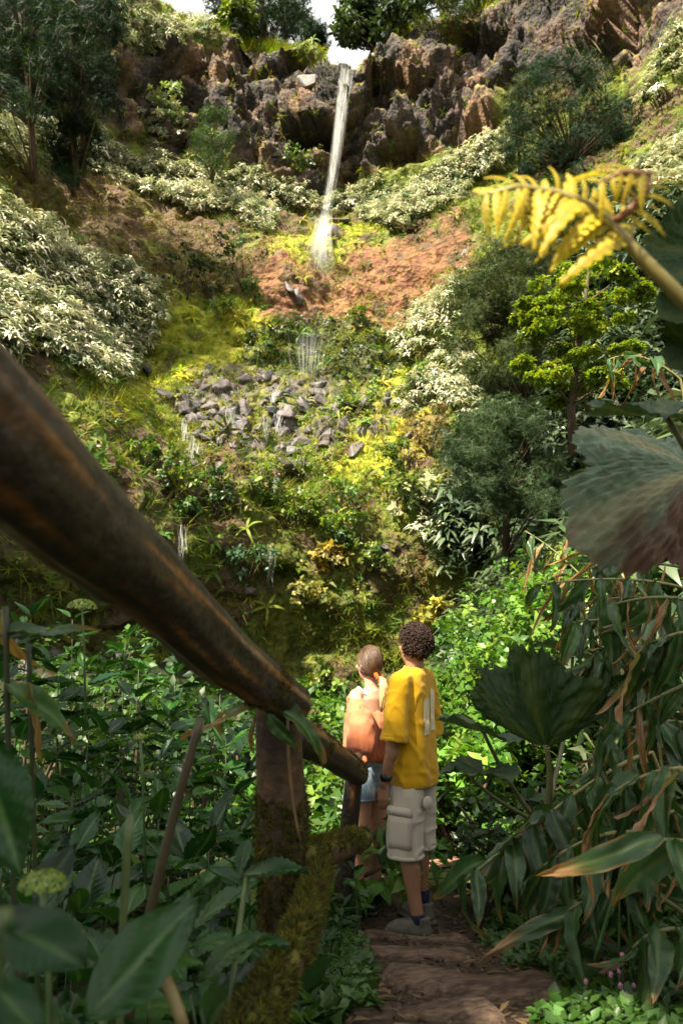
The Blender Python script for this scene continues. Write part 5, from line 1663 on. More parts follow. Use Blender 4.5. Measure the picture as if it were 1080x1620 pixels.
CANES += [
 ('ginger cane hanging over the gunnera stalk', [(1060, 1290, 2.7), (980, 1230, 2.7), (890, 1290, 2.7)], 10, .28, .1),
 ('ginger cane crossing in front of the dark hollow at the right', [(1120, 1350, 2.4), (1040, 1290, 2.4), (950, 1340, 2.4)], 10, .29, .1),
 ('ginger cane high at the right edge below the brown leaf', [(1150, 1010, 2.3), (1070, 980, 2.3), (1000, 1040, 2.4)], 10, .26, .3),
 ('straw leaved ginger cane in the upper middle of the thicket', [(1100, 960, 3.8), (1010, 930, 3.8), (900, 960, 3.8)], 13, .28, .55),
 ('ginger cane pushing out between the straw leaves', [(1110, 1020, 3.4), (1030, 1000, 3.4), (920, 1060, 3.4)], 12, .28, .3),
 ('low ginger cane at the foot of the thicket', [(1090, 1440, 2.6), (1000, 1380, 2.6), (910, 1420, 2.6)], 10, .27, .05),
 ('ginger cane behind the striped leaves', [(1130, 1300, 2.2), (1070, 1250, 2.2), (1010, 1330, 2.2)], 9, .28, .1),
 ('shaded ginger cane behind the cane over the steps', [(980, 1300, 3.0), (900, 1300, 3.0), (800, 1390, 3.0)], 9, .26, .05),
]
for i, (lb, pts, nl, Ls, dry) in enumerate(CANES): ginger_cane(lb, pts, int(nl*1.35), Ls, 60+i, dry)
# ================================================================== people
def ellipsoid(c, r, rot=None, seg=16, rings=10):
    V, Fc = [], []
    Rm = rot.to_matrix() if rot is not None else Matrix.Identity(3)
    c = Vector(c)
    for i in range(rings+1):
        th = math.pi*i/rings
        for k in range(seg):
            a = 2*math.pi*k/seg
            V.append(tuple(c+Rm @ Vector((r[0]*math.sin(th)*math.cos(a), r[1]*math.sin(th)*math.sin(a), r[2]*math.cos(th)))))
    for i in range(rings):
        for k in range(seg):
            Fc.append((i*seg+k, i*seg+(k+1) % seg, (i+1)*seg+(k+1) % seg, (i+1)*seg+k)[::-1])
    return V, Fc
def ring_loft(rings, seg=28, power=2.3):
    """rings: (centre, half width, half depth, yaw, tilt) -> closed lofted solid with superellipse sections"""
    V, Fc = [], []
    for (c, rx, ry, yaw, tilt) in rings:
        M = Matrix.Rotation(yaw, 3, 'Z') @ Matrix.Rotation(tilt, 3, 'X')
        for k in range(seg):
            a = 2*math.pi*k/seg
            ca, sa_ = math.cos(a), math.sin(a)
            x = math.copysign(abs(ca)**(2/power), ca)*rx
            y = math.copysign(abs(sa_)**(2/power), sa_)*ry
            V.append(tuple(Vector(c)+M @ Vector((x, y, 0))))
    n = len(rings)
    for i in range(n-1):
        for k in range(seg):
            Fc.append((i*seg+k, i*seg+(k+1) % seg, (i+1)*seg+(k+1) % seg, (i+1)*seg+k))
    Fc.append(tuple(range(seg-1, -1, -1))); Fc.append(tuple((n-1)*seg+k for k in range(seg)))
    return V, Fc
def limb(pts, rads, seg=14):
    V, Fc = tube(pts, rads, seg)
    out_ = [(V, Fc)]
    out_.append(ellipsoid(pts[0], (rads[0],)*3)); out_.append(ellipsoid(pts[-1], (rads[-1],)*3))
    return out_
def fused(name, pieces, mat, parent, voxel, smooth_it=4, fold=None, col=None, sfac=.5):
    """fuse overlapping closed pieces into one continuous skin"""
    A = Acc()
    for v, f in pieces: A.add(v, f)
    o = A.make(name, None, None, True, False)
    md = o.modifiers.new('r', 'REMESH'); md.mode = 'VOXEL'; md.voxel_size = voxel
    ms = o.modifiers.new('s', 'SMOOTH'); ms.iterations = smooth_it; ms.factor = sfac
    dg = bpy.context.evaluated_depsgraph_get()
    me = bpy.data.meshes.new_from_object(o.evaluated_get(dg))
    old = o.data
    o.modifiers.clear(); o.data = me; me.name = name
    bpy.data.meshes.remove(old)
    n = len(me.vertices)
    co = np.zeros(n*3, np.float32); me.vertices.foreach_get('co', co); co = co.reshape(-1, 3)
    no = np.zeros(n*3, np.float32); me.vertices.foreach_get('normal', no); no = no.reshape(-1, 3)
    if fold is not None:
        co = co+no*fold(co, no)[:, None]
        me.vertices.foreach_set('co', co.astype(np.float32).reshape(-1))
    if col is not None:
        c = np.ones((n, 4), np.float32); c[:, :3] = col(co, no)
        me.color_attributes.new('Col', 'FLOAT_COLOR', 'POINT').data.foreach_set('color', c.reshape(-1))
    me.polygons.foreach_set('use_smooth', np.ones(len(me.polygons), bool))
    me.materials.clear(); me.materials.append(mat)
    me.update()
    o.parent = parent
    return o
def skin_mat(name, c):
    m = solid_mat(name, c, rough=.48, spec=.4, noise=.10, scale=30, bump=.05, bdist=.002)
    b = m.node_tree.nodes['Principled BSDF']
    b.inputs['Subsurface Weight'].default_value = .12
    b.inputs['Subsurface Radius'].default_value = (.02, .008, .004)
    b.inputs['Subsurface Scale'].default_value = .5
    return m
def cloth_mat(name, c, c2=None, scale=350):
    m = solid_mat(name, c, rough=.85, spec=.15, noise=.10, scale=scale, bump=.25, bdist=.0012, sheen=.15, color2=c2)
    return m
def hand(wr, dirn, palmn, side, L=.185, curl=.5, spread=.12):
    """pieces of a hand: wr wrist point, dirn towards the fingers, palmn palm normal, side: thumb direction"""
    wr, d, pn, sd = Vector(wr), Vector(dirn).normalized(), Vector(palmn).normalized(), Vector(side).normalized()
    ps = []
    palmc = wr+d*L*.26
    # palm as a short flattened tube of three bars
    for k in (-1, -.33, .33, 1):
        ps += limb([wr+sd*k*.014, wr+d*L*.25+sd*k*.022, wr+d*L*.47+sd*k*.027], [.0135, .0145, .0125], 8)
    for k, ln in ((1, .44), (.36, .50), (-.3, .46), (-.95, .36)):
        p0 = wr+d*L*.46+sd*k*.027
        dd = (d+sd*k*spread).normalized()
        p1 = p0+(dd*math.cos(curl*.6)+pn*math.sin(curl*.6))*L*ln*.42
        p2 = p1+(dd*math.cos(curl*1.5)+pn*math.sin(curl*1.5))*L*ln*.33
        p3 = p2+(dd*math.cos(curl*2.2)+pn*math.sin(curl*2.2))*L*ln*.27
        ps += limb([p0, p1, p2, p3], [.0092, .0085, .0078, .0062], 8)
    t0 = wr+d*L*.14+sd*.022
    t1 = t0+(d*.55+sd*.75+pn*.25).normalized()*L*.22
    t2 = t1+(d*.9+sd*.3+pn*.25).normalized()*L*.17
    t3 = t2+(d*.95+sd*.05+pn*.3).normalized()*L*.13
    ps += limb([t0, t1, t2, t3], [.0135, .011, .0095, .0075], 8)
    return ps
def head_pieces(c, R, w, ln, h, female=False):
    """head at c (skull centre), R local rotation (x right, y face, z up)"""
    c = Vector(c)
    def at(x, y, z): return c+R @ Vector((x, y, z))
    q = R.to_quaternion()
    ps = [ellipsoid(at(0, -.005, .022), (w, ln, h*.80), q), ellipsoid(at(0, .025, -.035), (w*.80, ln*.72, h*.72), q), ellipsoid(at(0, .045, -.075), (w*.52, ln*.50, h*.36), q)]
    ps += [ellipsoid(at(0, .096, -.025), (.010, .012, .017), q), ellipsoid(at(0, .090, .002), (.008, .010, .022), q)]       # nose
    ps += [ellipsoid(at(0, .083, -.062), (.022, .010, .007), q), ellipsoid(at(0, .081, -.074), (.019, .010, .008), q), ellipsoid(at(0, .080, -.098), (.018, .014, .013), q)]   # lips, chin
    for s in (-1, 1):
        ps += [ellipsoid(at(s*.032, .082, .014), (.018, .008, .008), q), ellipsoid(at(s*.045, .07, -.03), (.020, .016, .018), q)]   # brow, cheek
        ps += [ellipsoid(at(s*(w+.001), -.008, -.018), (.007, .016, .028), q), ellipsoid(at(s*(w+.006), -.018, -.010), (.007, .010, .021), q)]  # ear
    return ps

# ---------------------------------------------------------------- the man
M_SKIN = skin_mat('tanned_skin', (.27, .135, .075))
M_SKIN2 = skin_mat('fair_skin', (.52, .27, .18))
M_YEL = cloth_mat('yellow_cotton', (.47, .255, .005))
M_KHA = cloth_mat('pale_khaki', (.44, .385, .30))
M_PRINT = cloth_mat('cream_print', (.62, .52, .30))
M_BLACK = solid_mat('black_rubber', (.012, .012, .014), rough=.5, spec=.4, noise=.2, scale=40, bump=.1)
M_SOCK = cloth_mat('black_sock', (.012, .014, .03))
M_SOCKG = cloth_mat('grey_sock', (.16, .17, .19))
M_SHOE = solid_mat('khaki_shoe', (.10, .095, .07), rough=.75, spec=.25, noise=.3, scale=40, bump=.2)
M_HAIR = solid_mat('dark_curly_hair', (.026, .013, .008), rough=.5, spec=.25, noise=.3, scale=60, bump=0)
MY = R_(60)
man = thing('person', 'man in yellow T-shirt and khaki cargo shorts looking up at the waterfall', 'person', (.44, 4.36, ground_z(.44, 4.36)+.0))
man.rotation_euler = (0, 0, MY)
RH = Matrix.Rotation(R_(-36), 3, 'Z') @ Matrix.Rotation(R_(20), 3, 'X')
HC = (-.005, -.015, 1.605)
LA = [(-.175, .0, 1.405), (-.225, .015, 1.10), (-.205, .10, .82)]
RA = [(.175, -.01, 1.405), (.225, -.01, 1.10), (.19, .09, .83)]
pc = head_pieces(HC, RH, .076, .096, .125)
pc += limb([(0, -.025, 1.40), (0, -.02, 1.47), (-.004, -.012, 1.545)], [.062, .058, .058])
pc += [ring_loft([((0, 0, .84), .13, .09, 0, 0), ((0, 0, .95), .135, .09, 0, 0), ((0, 0, 1.08), .13, .088, 0, 0), ((0, 0, 1.26), .145, .092, 0, 0), ((0, -.01, 1.38), .155, .08, 0, 0), ((0, -.015, 1.44), .11, .07, 0, 0)])]
for arm in (LA, RA):
    pc += limb(arm, [.054, .042, .028])
    mid = Vector(arm[1]).lerp(Vector(arm[2]), .3)
    pc += [ellipsoid(mid, (.041, .043, .07))]
def leg(hip, knee, ank, toe):
    h_, k_, a_ = Vector(hip), Vector(knee), Vector(ank)
    ps = limb([h_, h_.lerp(k_, .5), k_, k_.lerp(a_, .30)+Vector((0, -.012, 0)), k_.lerp(a_, .62), a_], [.088, .073, .054, .056, .042, .034], 16)
    ps += limb([a_+Vector((0, -.03, -.045)), a_+Vector((toe[0]*.5, toe[1]*.5, -.045)), a_+Vector((toe[0], toe[1], -.055))], [.034, .036, .028])
    return ps
LL = ((-.09, 0, .86), (-.105, .02, .47), (-.115, -.06, .085))
RL = ((.09, 0, .86), (.10, .04, .47), (.12, .01, .085))
pc += leg(*LL, (-.03, .16)); pc += leg(*RL, (.05, .16))
pc += hand(LA[2], (.03, .10, -1), (.75, .15, .05), (.05, .9, -.1), .185, .45)
pc += hand(RA[2], (-.1, .2, -1), (-.75, .25, .05), (.1, .9, 0), .185, .5)
fused('body', pc, M_SKIN, man, .0076, 3)
# T-shirt
def fold_shirt(co, no):
    z = co[:, 2]
    q = np.stack([co[:, 0]*7, co[:, 1]*7, z*2.6], -1)
    d = .009*fbm(q+3, 3, 5)+.006*np.maximum(0, 1-4*np.abs(noise3(np.stack([co[:, 0]*13+z*8, co[:, 1]*13+z*5, z*5], -1), 91)))
    # drag folds running from the armpit to the hem, wrinkles above the hem
    q2 = np.stack([co[:, 0]*10+z*5, co[:, 1]*10-z*4, z*5], -1)
    d = d+.011*np.maximum(0, 1-3*np.abs(noise3(q2, 8)))*sstep(1.38, 1.0, z)
    d = d+.004*(1-np.abs(noise3(np.stack([co[:, 0]*9, co[:, 1]*9, z*22], -1), 12))*2)*sstep(.98, .88, z)
    return d
sh = [ring_loft([((0, .0, .80), .166, .118, 0, 0), ((0, 0, .84), .168, .119, 0, 0), ((0, 0, .98), .160, .112, 0, 0), ((0, 0, 1.18), .166, .110, 0, 0), ((0, -.005, 1.32), .178, .108, 0, 0), ((0, -.012, 1.40), .172, .094, 0, 0), ((0, -.018, 1.445), .135, .085, 0, 0), ((0, -.018, 1.475), .078, .070, 0, 0)], 36, 2.5)]
for s, arm in ((-1, LA), (1, RA)):
    a0_, a1_ = Vector(arm[0]), Vector(arm[1])
    st = a0_+Vector((-s*.05, 0, .0))
    en = a0_.lerp(a1_, 1.12)
    sh += [tube([st, a0_.lerp(a1_, .08)+Vector((s*.004, 0, .004)), a0_.lerp(a1_, .45)+Vector((s*.012, 0, 0)), en+Vector((s*.012, .0, 0))], [.060, .066, .073, .080], 24)]
    sh += [ellipsoid(a0_+Vector((-s*.01, 0, -.005)), (.072, .074, .064))]
shirt = fused('t_shirt', sh, M_YEL, man, .008, 2, fold=fold_shirt)
shirt['label'] = 'loose mustard yellow T-shirt'
def hem_ring(parent, c, rx, ry, yaw, tilt, thick, mat, name, power=2.5, seg=40):
    V, Fc = [], []
    M = Matrix.Rotation(yaw, 3, 'Z') @ Matrix.Rotation(tilt, 3, 'X')
    for k in range(seg):
        a = 2*math.pi*k/seg
        ca, sa_ = math.cos(a), math.sin(a)
        b_ = Vector((math.copysign(abs(ca)**(2/power), ca)*rx, math.copysign(abs(sa_)**(2/power), sa_)*ry, 0))
        nn_ = Vector((ca, sa_, 0))
        for j in range(6):
            t = 2*math.pi*j/6
            V.append(tuple(Vector(c)+M @ (b_+nn_*math.cos(t)*thick*.45+Vector((0, 0, 1))*math.sin(t)*thick)))
    for k in range(seg):
        for j in range(6):
            Fc.append((k*6+j, ((k+1) % seg)*6+j, ((k+1) % seg)*6+(j+1) % 6, k*6+(j+1) % 6))
    return build(name, V, Fc, mat, smooth=True, parent=parent)
hem_ring(man, (0, -.016, 1.476), .070, .064, 0, .12, .011, M_YEL, 'collar', 2.2)
for arm in (LA, RA):
    a0_, a1_ = Vector(arm[0]), Vector(arm[1]); s = -1 if a0_.x < 0 else 1
    en = a0_.lerp(a1_, 1.12)+Vector((s*.012, 0, 0)); ax_ = (a1_-a0_).normalized()
    e1_ = ax_.cross(Vector((0, 1, 0))).normalized(); e2_ = ax_.cross(e1_)
    V, Fc = [], []
    for k in range(36):
        a = 2*math.pi*k/36; rd_ = e1_*math.cos(a)+e2_*math.sin(a)
        for j in range(6):
            t = 2*math.pi*j/6; V.append(tuple(en-ax_*.012+rd_*(.0785+.003*math.cos(t))+ax_*.013*math.sin(t)))
    for k in range(36):
        for j in range(6): Fc.append((k*6+j, ((k+1) % 36)*6+j, ((k+1) % 36)*6+(j+1) % 6, k*6+(j+1) % 6))
    build('sleeve_hem', V, Fc, M_YEL, smooth=True, parent=shirt)
# print on the back: two tall arched shapes laid on the cloth
sb_ = BVHTree.FromPolygons([v.co[:] for v in shirt.data.vertices], [list(p.vertices) for p in shirt.data.polygons])
def decal(name, cx, cz, wd, ht, mat, slant):
    V, Fc = [], []
    nx, nz_ = 10, 20
    for j in range(nz_+1):
        t = j/nz_
        half = wd/2
        rr = half*(1 if t < .75 else math.sqrt(max(0.02, 1-((t-.75)/.25)**2)))
        for i in range(nx+1):
            s = i/nx*2-1
            o_ = Vector((cx+s*rr+slant*(t-.5), -.5, cz+(t-.5)*ht))
            l_, n2, ix, ds = sb_.ray_cast(o_, Vector((0, 1, 0)))
            l_ = l_ if l_ else Vector((o_.x, -.15, o_.z))
            V.append((l_.x, l_.y-.0035, l_.z))
    for j in range(nz_):
        for i in range(nx):
            a = j*(nx+1)+i
            Fc.append((a, a+1, a+nx+2, a+nx+1))
    o = build(name, V, Fc, mat, smooth=True, parent=shirt)
    return o
decal('print', -.05, 1.20, .075, .22, M_PRINT, .0)
decal('print', .045, 1.235, .075, .25, M_PRINT, .0)
# shorts
def fold_shorts(co, no):
    q = np.stack([co[:, 0]*9, co[:, 1]*9, co[:, 2]*4], -1)
    return .008*fbm(q, 3, 31)+.010*np.maximum(0, 1-3*np.abs(noise3(q*np.array([1, 1, 3.5])+4, 33)))*sstep(.80, .55, co[:, 2])
so = [ring_loft([((0, 0, .80), .138, .100, 0, 0), ((0, 0, .86), .130, .088, 0, 0), ((0, 0, .92), .12, .08, 0, 0)], 30)]
for s, lg in ((-1, LL), (1, RL)):
    h_, k_ = Vector(lg[0]), Vector(lg[1])
    so += [ring_loft([((h_+Vector((0, 0, .0))), .072, .088, 0, 0), (h_.lerp(k_, .25)+Vector((s*.006, 0, 0)), .092, .104, 0, 0), (h_.lerp(k_, .65)+Vector((s*.010, 0, 0)), .092, .102, 0, 0), (k_+Vector((s*.010, -.005, -.05)), .092, .100, 0, 0)], 26)]
shorts = fused('cargo_shorts', so, M_KHA, man, .008, 2, fold=fold_shorts)
def box_piece(name, c, dims, rot, parent, mat, bev=.008, sub=2):
    bm = bmesh.new(); bmesh.ops.create_cube(bm, size=1)
    bmesh.ops.scale(bm, vec=dims, verts=bm.verts)
    bmesh.ops.bevel(bm, geom=list(bm.edges), offset=bev, segments=sub, affect='EDGES')
    bmesh.ops.subdivide_edges(bm, edges=[e for e in bm.edges if e.calc_length() > .04], cuts=4, use_grid_fill=True)
    M = Matrix.Translation(c) @ rot.to_matrix().to_4x4()
    bmesh.ops.transform(bm, matrix=M, verts=bm.verts)
    co = np.array([tuple(v.co) for v in bm.verts])
    wv = .006*fbm(co*16, 2, 3)
    for v, w_ in zip(bm.verts, wv): v.co += v.normal*float(w_)
    me = bpy.data.meshes.new(name); bm.to_mesh(me); bm.free()
    me.materials.append(mat)
    me.polygons.foreach_set('use_smooth', np.ones(len(me.polygons), bool))
    o = bpy.data.objects.new(name, me); COL.objects.link(o); o.parent = parent
    return o
pk = box_piece('cargo_pocket', (-.203, .005, .565), (.020, .150, .19), Euler((R_(2), R_(-2), 0)), shorts, M_KHA)
box_piece('pocket_flap', (-.211, .005, .678), (.022, .158, .055), Euler((R_(3), R_(-6), 0)), shorts, M_KHA)
hem_ring(shorts, (-.114, .013, .425), .094, .102, 0, 0, .012, M_KHA, 'hem', 2.3)
hem_ring(shorts, (.110, .033, .425), .094, .102, 0, 0, .012, M_KHA, 'hem', 2.3)
# round tin showing through the back pocket
V, Fc = ring_loft([((0, 0, 0), .036, .036, 0, 0), ((0, 0, .006), .038, .038, 0, 0), ((0, 0, .013), .035, .035, 0, 0)], 32, 2.0)
Mx = Matrix.Translation((-.080, -.112, .715)) @ Vector((-.38, -.92, .05)).to_track_quat('Z', 'Y').to_matrix().to_4x4()
build('back_pocket', [tuple(Mx @ Vector(q)) for q in V], Fc, M_KHA, smooth=True, parent=shorts)['label'] = 'round tin outline in the back pocket'
# watch
wv_ = Vector(LA[1]).lerp(Vector(LA[2]), .86)
V, Fc = tube([wv_+Vector((0, -.004, .012)), wv_+Vector((0, .004, -.012))], [.036, .036], 20)
wt = build('watch', V, Fc, M_BLACK, smooth=True, parent=man)
box_piece('watch_case', wv_+Vector((-.034, -.006, 0)), (.012, .034, .036), Euler((0, 0, 0)), wt, M_BLACK, .004)
def shoe(parent, ank, toe, mat, solem, sock, sockh, name='shoe'):
    a_ = Vector(ank); tx, ty = toe
    yaw = math.atan2(-tx, ty)
    M = Matrix.Translation((a_.x, a_.y, 0)) @ Matrix.Rotation(yaw, 4, 'Z')
    rings = []
    up_ = [ring_loft([((0, .055, .028), .046, .135, 0, 0), ((0, .055, .05), .047, .134, 0, 0), ((0, .035, .075), .042, .105, 0, R_(4)), ((0, -.005, .098), .038, .062, 0, 0), ((0, -.018, .115), .036, .048, 0, 0)], 24, 2.3), ellipsoid((0, .12, .045), (.043, .06, .034))]
    up_ = [([tuple(M @ Vector(q)) for q in v], f) for v, f in up_]
    o = fused(name, up_, mat, parent, .007, 3)
    V, Fc = ring_loft([((0, .055, .0), .047, .142, 0, 0), ((0, .055, .014), .051, .146, 0, 0), ((0, .055, .030), .049, .143, 0, 0)], 28, 2.4)
    build('sole', [tuple(M @ Vector(q)) for q in V], Fc, solem, smooth=True, parent=o)
    V, Fc = tube([(a_.x, a_.y, .08), (a_.x, a_.y+.003, .08+sockh*.5), (a_.x, a_.y+.006, .08+sockh)], [.041, .042, .043], 18)
    build('sock', V, Fc, sock, smooth=True, parent=parent)
shoe(man, LL[2], (-.03, .16), M_SHOE, M_SHOE, M_SOCK, .045)
shoe(man, RL[2], (.05, .16), M_SHOE, M_SHOE, M_SOCK, .10)
# curly hair
def curls(parent, c, R, rad, n, mat, mask, size, seed, name='hair'):
    rr = random.Random(seed)
    # one open ring of hair, copied
    tv, tf = [], []
    N_ = 6
    pts = [Vector((math.cos(a)*1.0, math.sin(a)*1.0, .5*(a/5.2))) for a in [5.4*i/(N_-1) for i in range(N_)]]
    V, Fc = tube(pts, [.30, .35, .36, .36, .32, .2], 4)
    tpl = (np.array(V), np.array([f for f in Fc if len(f) == 4]), np.zeros(len(V)))
    P_, N2 = [], []
    while len(P_) < n:
        u = Vector((rr.gauss(0, 1), rr.gauss(0, 1), rr.gauss(0, 1))).normalized()
        k = mask(u)
        if rr.random() > k: continue
        off = rr.uniform(.0, .030)*min(1, k*1.2)
        q = Vector((u.x*(rad[0]+off), u.y*(rad[1]+off), u.z*(rad[2]+off)))
        P_.append(tuple(Vector(c)+R @ q)); N2.append(tuple(R @ u))
    P_ = np.array(P_); N2 = np.array(N2)
    v, f, c_ = scatter(tpl, P_, frames(N2+RNG.normal(0, .7, N2.shape)), RNG.uniform(.7, 1.25, n)*size, np.ones((n, 3)))
    A = Acc(); A.add(v, f.tolist())
    V, Fc = ellipsoid((0, 0, 0), (rad[0]*.98, rad[1]*.98, rad[2]*.98), None, 24, 16)
    V2, idx2, F2 = [], {}, []
    for i, q in enumerate(V):
        idx2[i] = i; V2.append(tuple(Vector(c)+R @ Vector(q)))
    keep = [f_ for f_ in Fc if all(mask(Vector((V[i][0]/rad[0], V[i][1]/rad[1], V[i][2]/rad[2])).normalized()) > .35 for i in f_)]
    A.add(V2, keep)
    return A.make(name, mat, None, True, False)
def man_mask(u):
    # u in head frame: x right, y face, z up
    if u.z > .25 and u.y < .72: return 1
    if u.y > .38 and u.z < .5: return 0
    if abs(u.x) > .8 and u.y > -.1 and u.z < .1: return 0
    if u.z < -.62: return 0
    if u.z < -.25: return .45 if u.y < -.1 else 0
    return 1 if u.y < .3 else .3
hr = curls(man, Vector(HC)+RH @ Vector((0, -.012, .028)), RH, (.080, .098, .104), 2000, M_HAIR, man_mask, .0072, 4)
hr.parent = man

# ---------------------------------------------------------------- the woman
M_ORA = cloth_mat('orange_blouse', (.46, .14, .065))
M_DEN = cloth_mat('light_denim', (.17, .24, .31), (.27, .34, .40), 60)
M_HAIR2 = solid_mat('brown_blond_hair', (.050, .023, .009), rough=.5, spec=.5, noise=.5, scale=12, bump=.5, bdist=.004, stretch=(8, 8, .6), color2=(.085, .048, .024))
M_BLON = solid_mat('blond_ponytail', (.50, .33, .16), rough=.42, spec=.5, noise=.4, scale=12, bump=.4, bdist=.004, stretch=(8, 8, .6), color2=(.34, .21, .10))
M_SCRU = cloth_mat('orange_scrunchie', (.75, .10, .01))
M_STRAP = solid_mat('patterned_strap', (.08, .16, .30), rough=.8, spec=.2, noise=.4, scale=60, bump=.1, color2=(.55, .60, .65))
WYAW = R_(48)
wom = thing('person', 'woman with ponytail in orange blouse and denim shorts resting a hand on the rail', 'person', (.190, 4.72, ground_z(.190, 4.72)))
wom.rotation_euler = (0, 0, WYAW)
wloc = Vector(wom.location)
iW = Matrix.Rotation(-WYAW, 3, 'Z')
hand_w = W(563, 1203, 4.12)                 # her hand lies on the rail
hl = iW @ (hand_w-wloc)
RW = Matrix.Rotation(R_(-20), 3, 'Z') @ Matrix.Rotation(R_(10), 3, 'X')
WC = (-.01, -.005, 1.508)
WLA = [Vector((-.155, -.005, 1.31)), None, hl+Vector((.0, -.02, .02))]
mid = WLA[0].lerp(WLA[2], .5)
WLA[1] = mid+Vector((-.05, -.10, -.02))
pc = head_pieces(WC, RW, .070, .090, .116)
pc += limb([(0, -.02, 1.30), (0, -.012, 1.37), (-.004, -.004, 1.45)], [.050, .044, .046])
pc += [ring_loft([((0, 0, .80), .15, .11, 0, 0), ((0, 0, .90), .158, .115, 0, 0), ((0, 0, 1.02), .118, .085, 0, 0), ((0, 0, 1.18), .14, .10, 0, 0), ((0, -.008, 1.29), .150, .085, 0, 0), ((0, -.012, 1.345), .09, .058, 0, 0)])]
pc += [ellipsoid((-.14, -.005, 1.31), (.048, .048, .046)), ellipsoid((.14, -.005, 1.31), (.048, .048, .046))]
pc += limb(WLA, [.042, .034, .024])
pc += limb([(.155, -.005, 1.31), (.20, -.02, 1.06), (.19, .06, .86)], [.042, .034, .024])
pc += hand(WLA[2], (iW @ (W(545, 1207, 4.08)-hand_w)), (0, 0, -1), (iW @ Vector((.3, 1, 0))), .165, .30)
pc += hand((.19, .06, .86), (0, .1, -1), (-.8, .1, 0), (0, 1, 0), .165, .5)
WL = ((-.085, 0, .82), (-.09, .025, .44), (-.095, -.03, .085)); WR = ((.085, 0, .82), (.09, .03, .44), (.10, .06, .085))
pc += leg(*WL, (-.02, .15)); pc += leg(*WR, (.03, .15))
fused('body', pc, M_SKIN2, wom, .0078, 3)
def fold_blouse(co, no):
    z = co[:, 2]
    q = np.stack([co[:, 0]*11, co[:, 1]*11, z*3.0], -1)
    return .015*np.maximum(0, 1-3*np.abs(noise3(q, 41)))*sstep(1.36, 1.2, z)-.008+.010*fbm(q*1.4+7, 3, 45)+.004*(1-2*np.abs(noise3(q*np.array([1.3, 1.3, 5])+2, 47)))
bl = [ring_loft([((0, .0, .90), .185, .150, 0, 0), ((0, 0, .93), .192, .158, 0, 0), ((0, 0, 1.02), .185, .152, 0, 0), ((0, 0, 1.16), .172, .135, 0, R_(6)), ((0, .012, 1.235), .166, .118, 0, R_(16)), ((0, .03, 1.285), .155, .085, 0, R_(24))], 32, 2.4)]
a0_, a1_, a2_ = WLA
sv = [a0_.lerp(a1_, .22), a0_.lerp(a1_, .6)+Vector((-.005, 0, 0)), a1_, a1_.lerp(a2_, .40), a1_.lerp(a2_, .80), a1_.lerp(a2_, .93)]
bl += [tube(sv, [.060, .078, .084, .086, .072, .040], 22), ellipsoid(a1_, (.082, .082, .08))]
b0, b1_, b2_ = Vector((.155, -.005, 1.31)), Vector((.20, -.02, 1.06)), Vector((.19, .06, .86))
bl += [tube([b0.lerp(b1_, .15), b0.lerp(b1_, .6), b1_, b1_.lerp(b2_, .5)], [.062, .075, .082, .075], 20), ellipsoid(b1_, (.08, .08, .08))]
bl += [ellipsoid((-.10, .05, 1.29), (.07, .05, .05))]
blouse = fused('blouse', bl, M_ORA, wom, .008, 2, fold=fold_blouse)
blouse['label'] = 'loose burnt orange blouse slipping off the shoulder'
def fold_den(co, no): return .005*fbm(co*14, 3, 51)
so = [ring_loft([((0, 0, .76), .16, .128, 0, 0), ((0, 0, .86), .168, .130, 0, 0), ((0, 0, .96), .14, .11, 0, 0)], 28)]
for s, lg in ((-1, WL), (1, WR)):
    h_, k_ = Vector(lg[0]), Vector(lg[1])
    so += [ring_loft([(h_+Vector((0, 0, .05)), .085, .115, 0, 0), (h_.lerp(k_, .2), .098, .118, 0, 0), (h_.lerp(k_, .40)+Vector((s*.006, 0, 0)), .099, .116, 0, 0)], 24)]
den = fused('denim_shorts', so, M_DEN, wom, .009, 2, fold=fold_den)
hem_ring(den, (-.094, .010, .675), .100, .117, 0, 0, .007, M_DEN, 'frayed_hem', 2.3)
shoe(wom, WL[2], (-.02, .15), M_BLACK, M_BLACK, M_SOCKG, .09)
shoe(wom, WR[2], (.03, .15), M_BLACK, M_BLACK, M_SOCKG, .09)
# strap over the shoulder
sp_ = [Vector((-.075, -.075, 1.25)), Vector((-.105, -.052, 1.325)), Vector((-.115, .01, 1.362)), Vector((-.11, .07, 1.33)), Vector((-.08, .125, 1.24)), Vector((-.03, .165, 1.10))]
V, Fc = [], []
for i, p in enumerate(sp_):
    t = (sp_[min(i+1, 5)]-sp_[max(i-1, 0)]).normalized(); sd = Vector((1, .15, .35)).normalized(); nn_ = t.cross(sd).normalized()
    for a, b in ((-1, -1), (1, -1), (1, 1), (-1, 1)): V.append(tuple(p+sd*a*.014+nn_*b*.002))
for i in range(5):
    for k in range(4): Fc.append((i*4+k, i*4+(k+1) % 4, i*4+4+(k+1) % 4, i*4+4+k))
build('camera_strap', V, Fc, M_STRAP, smooth=False, parent=wom)
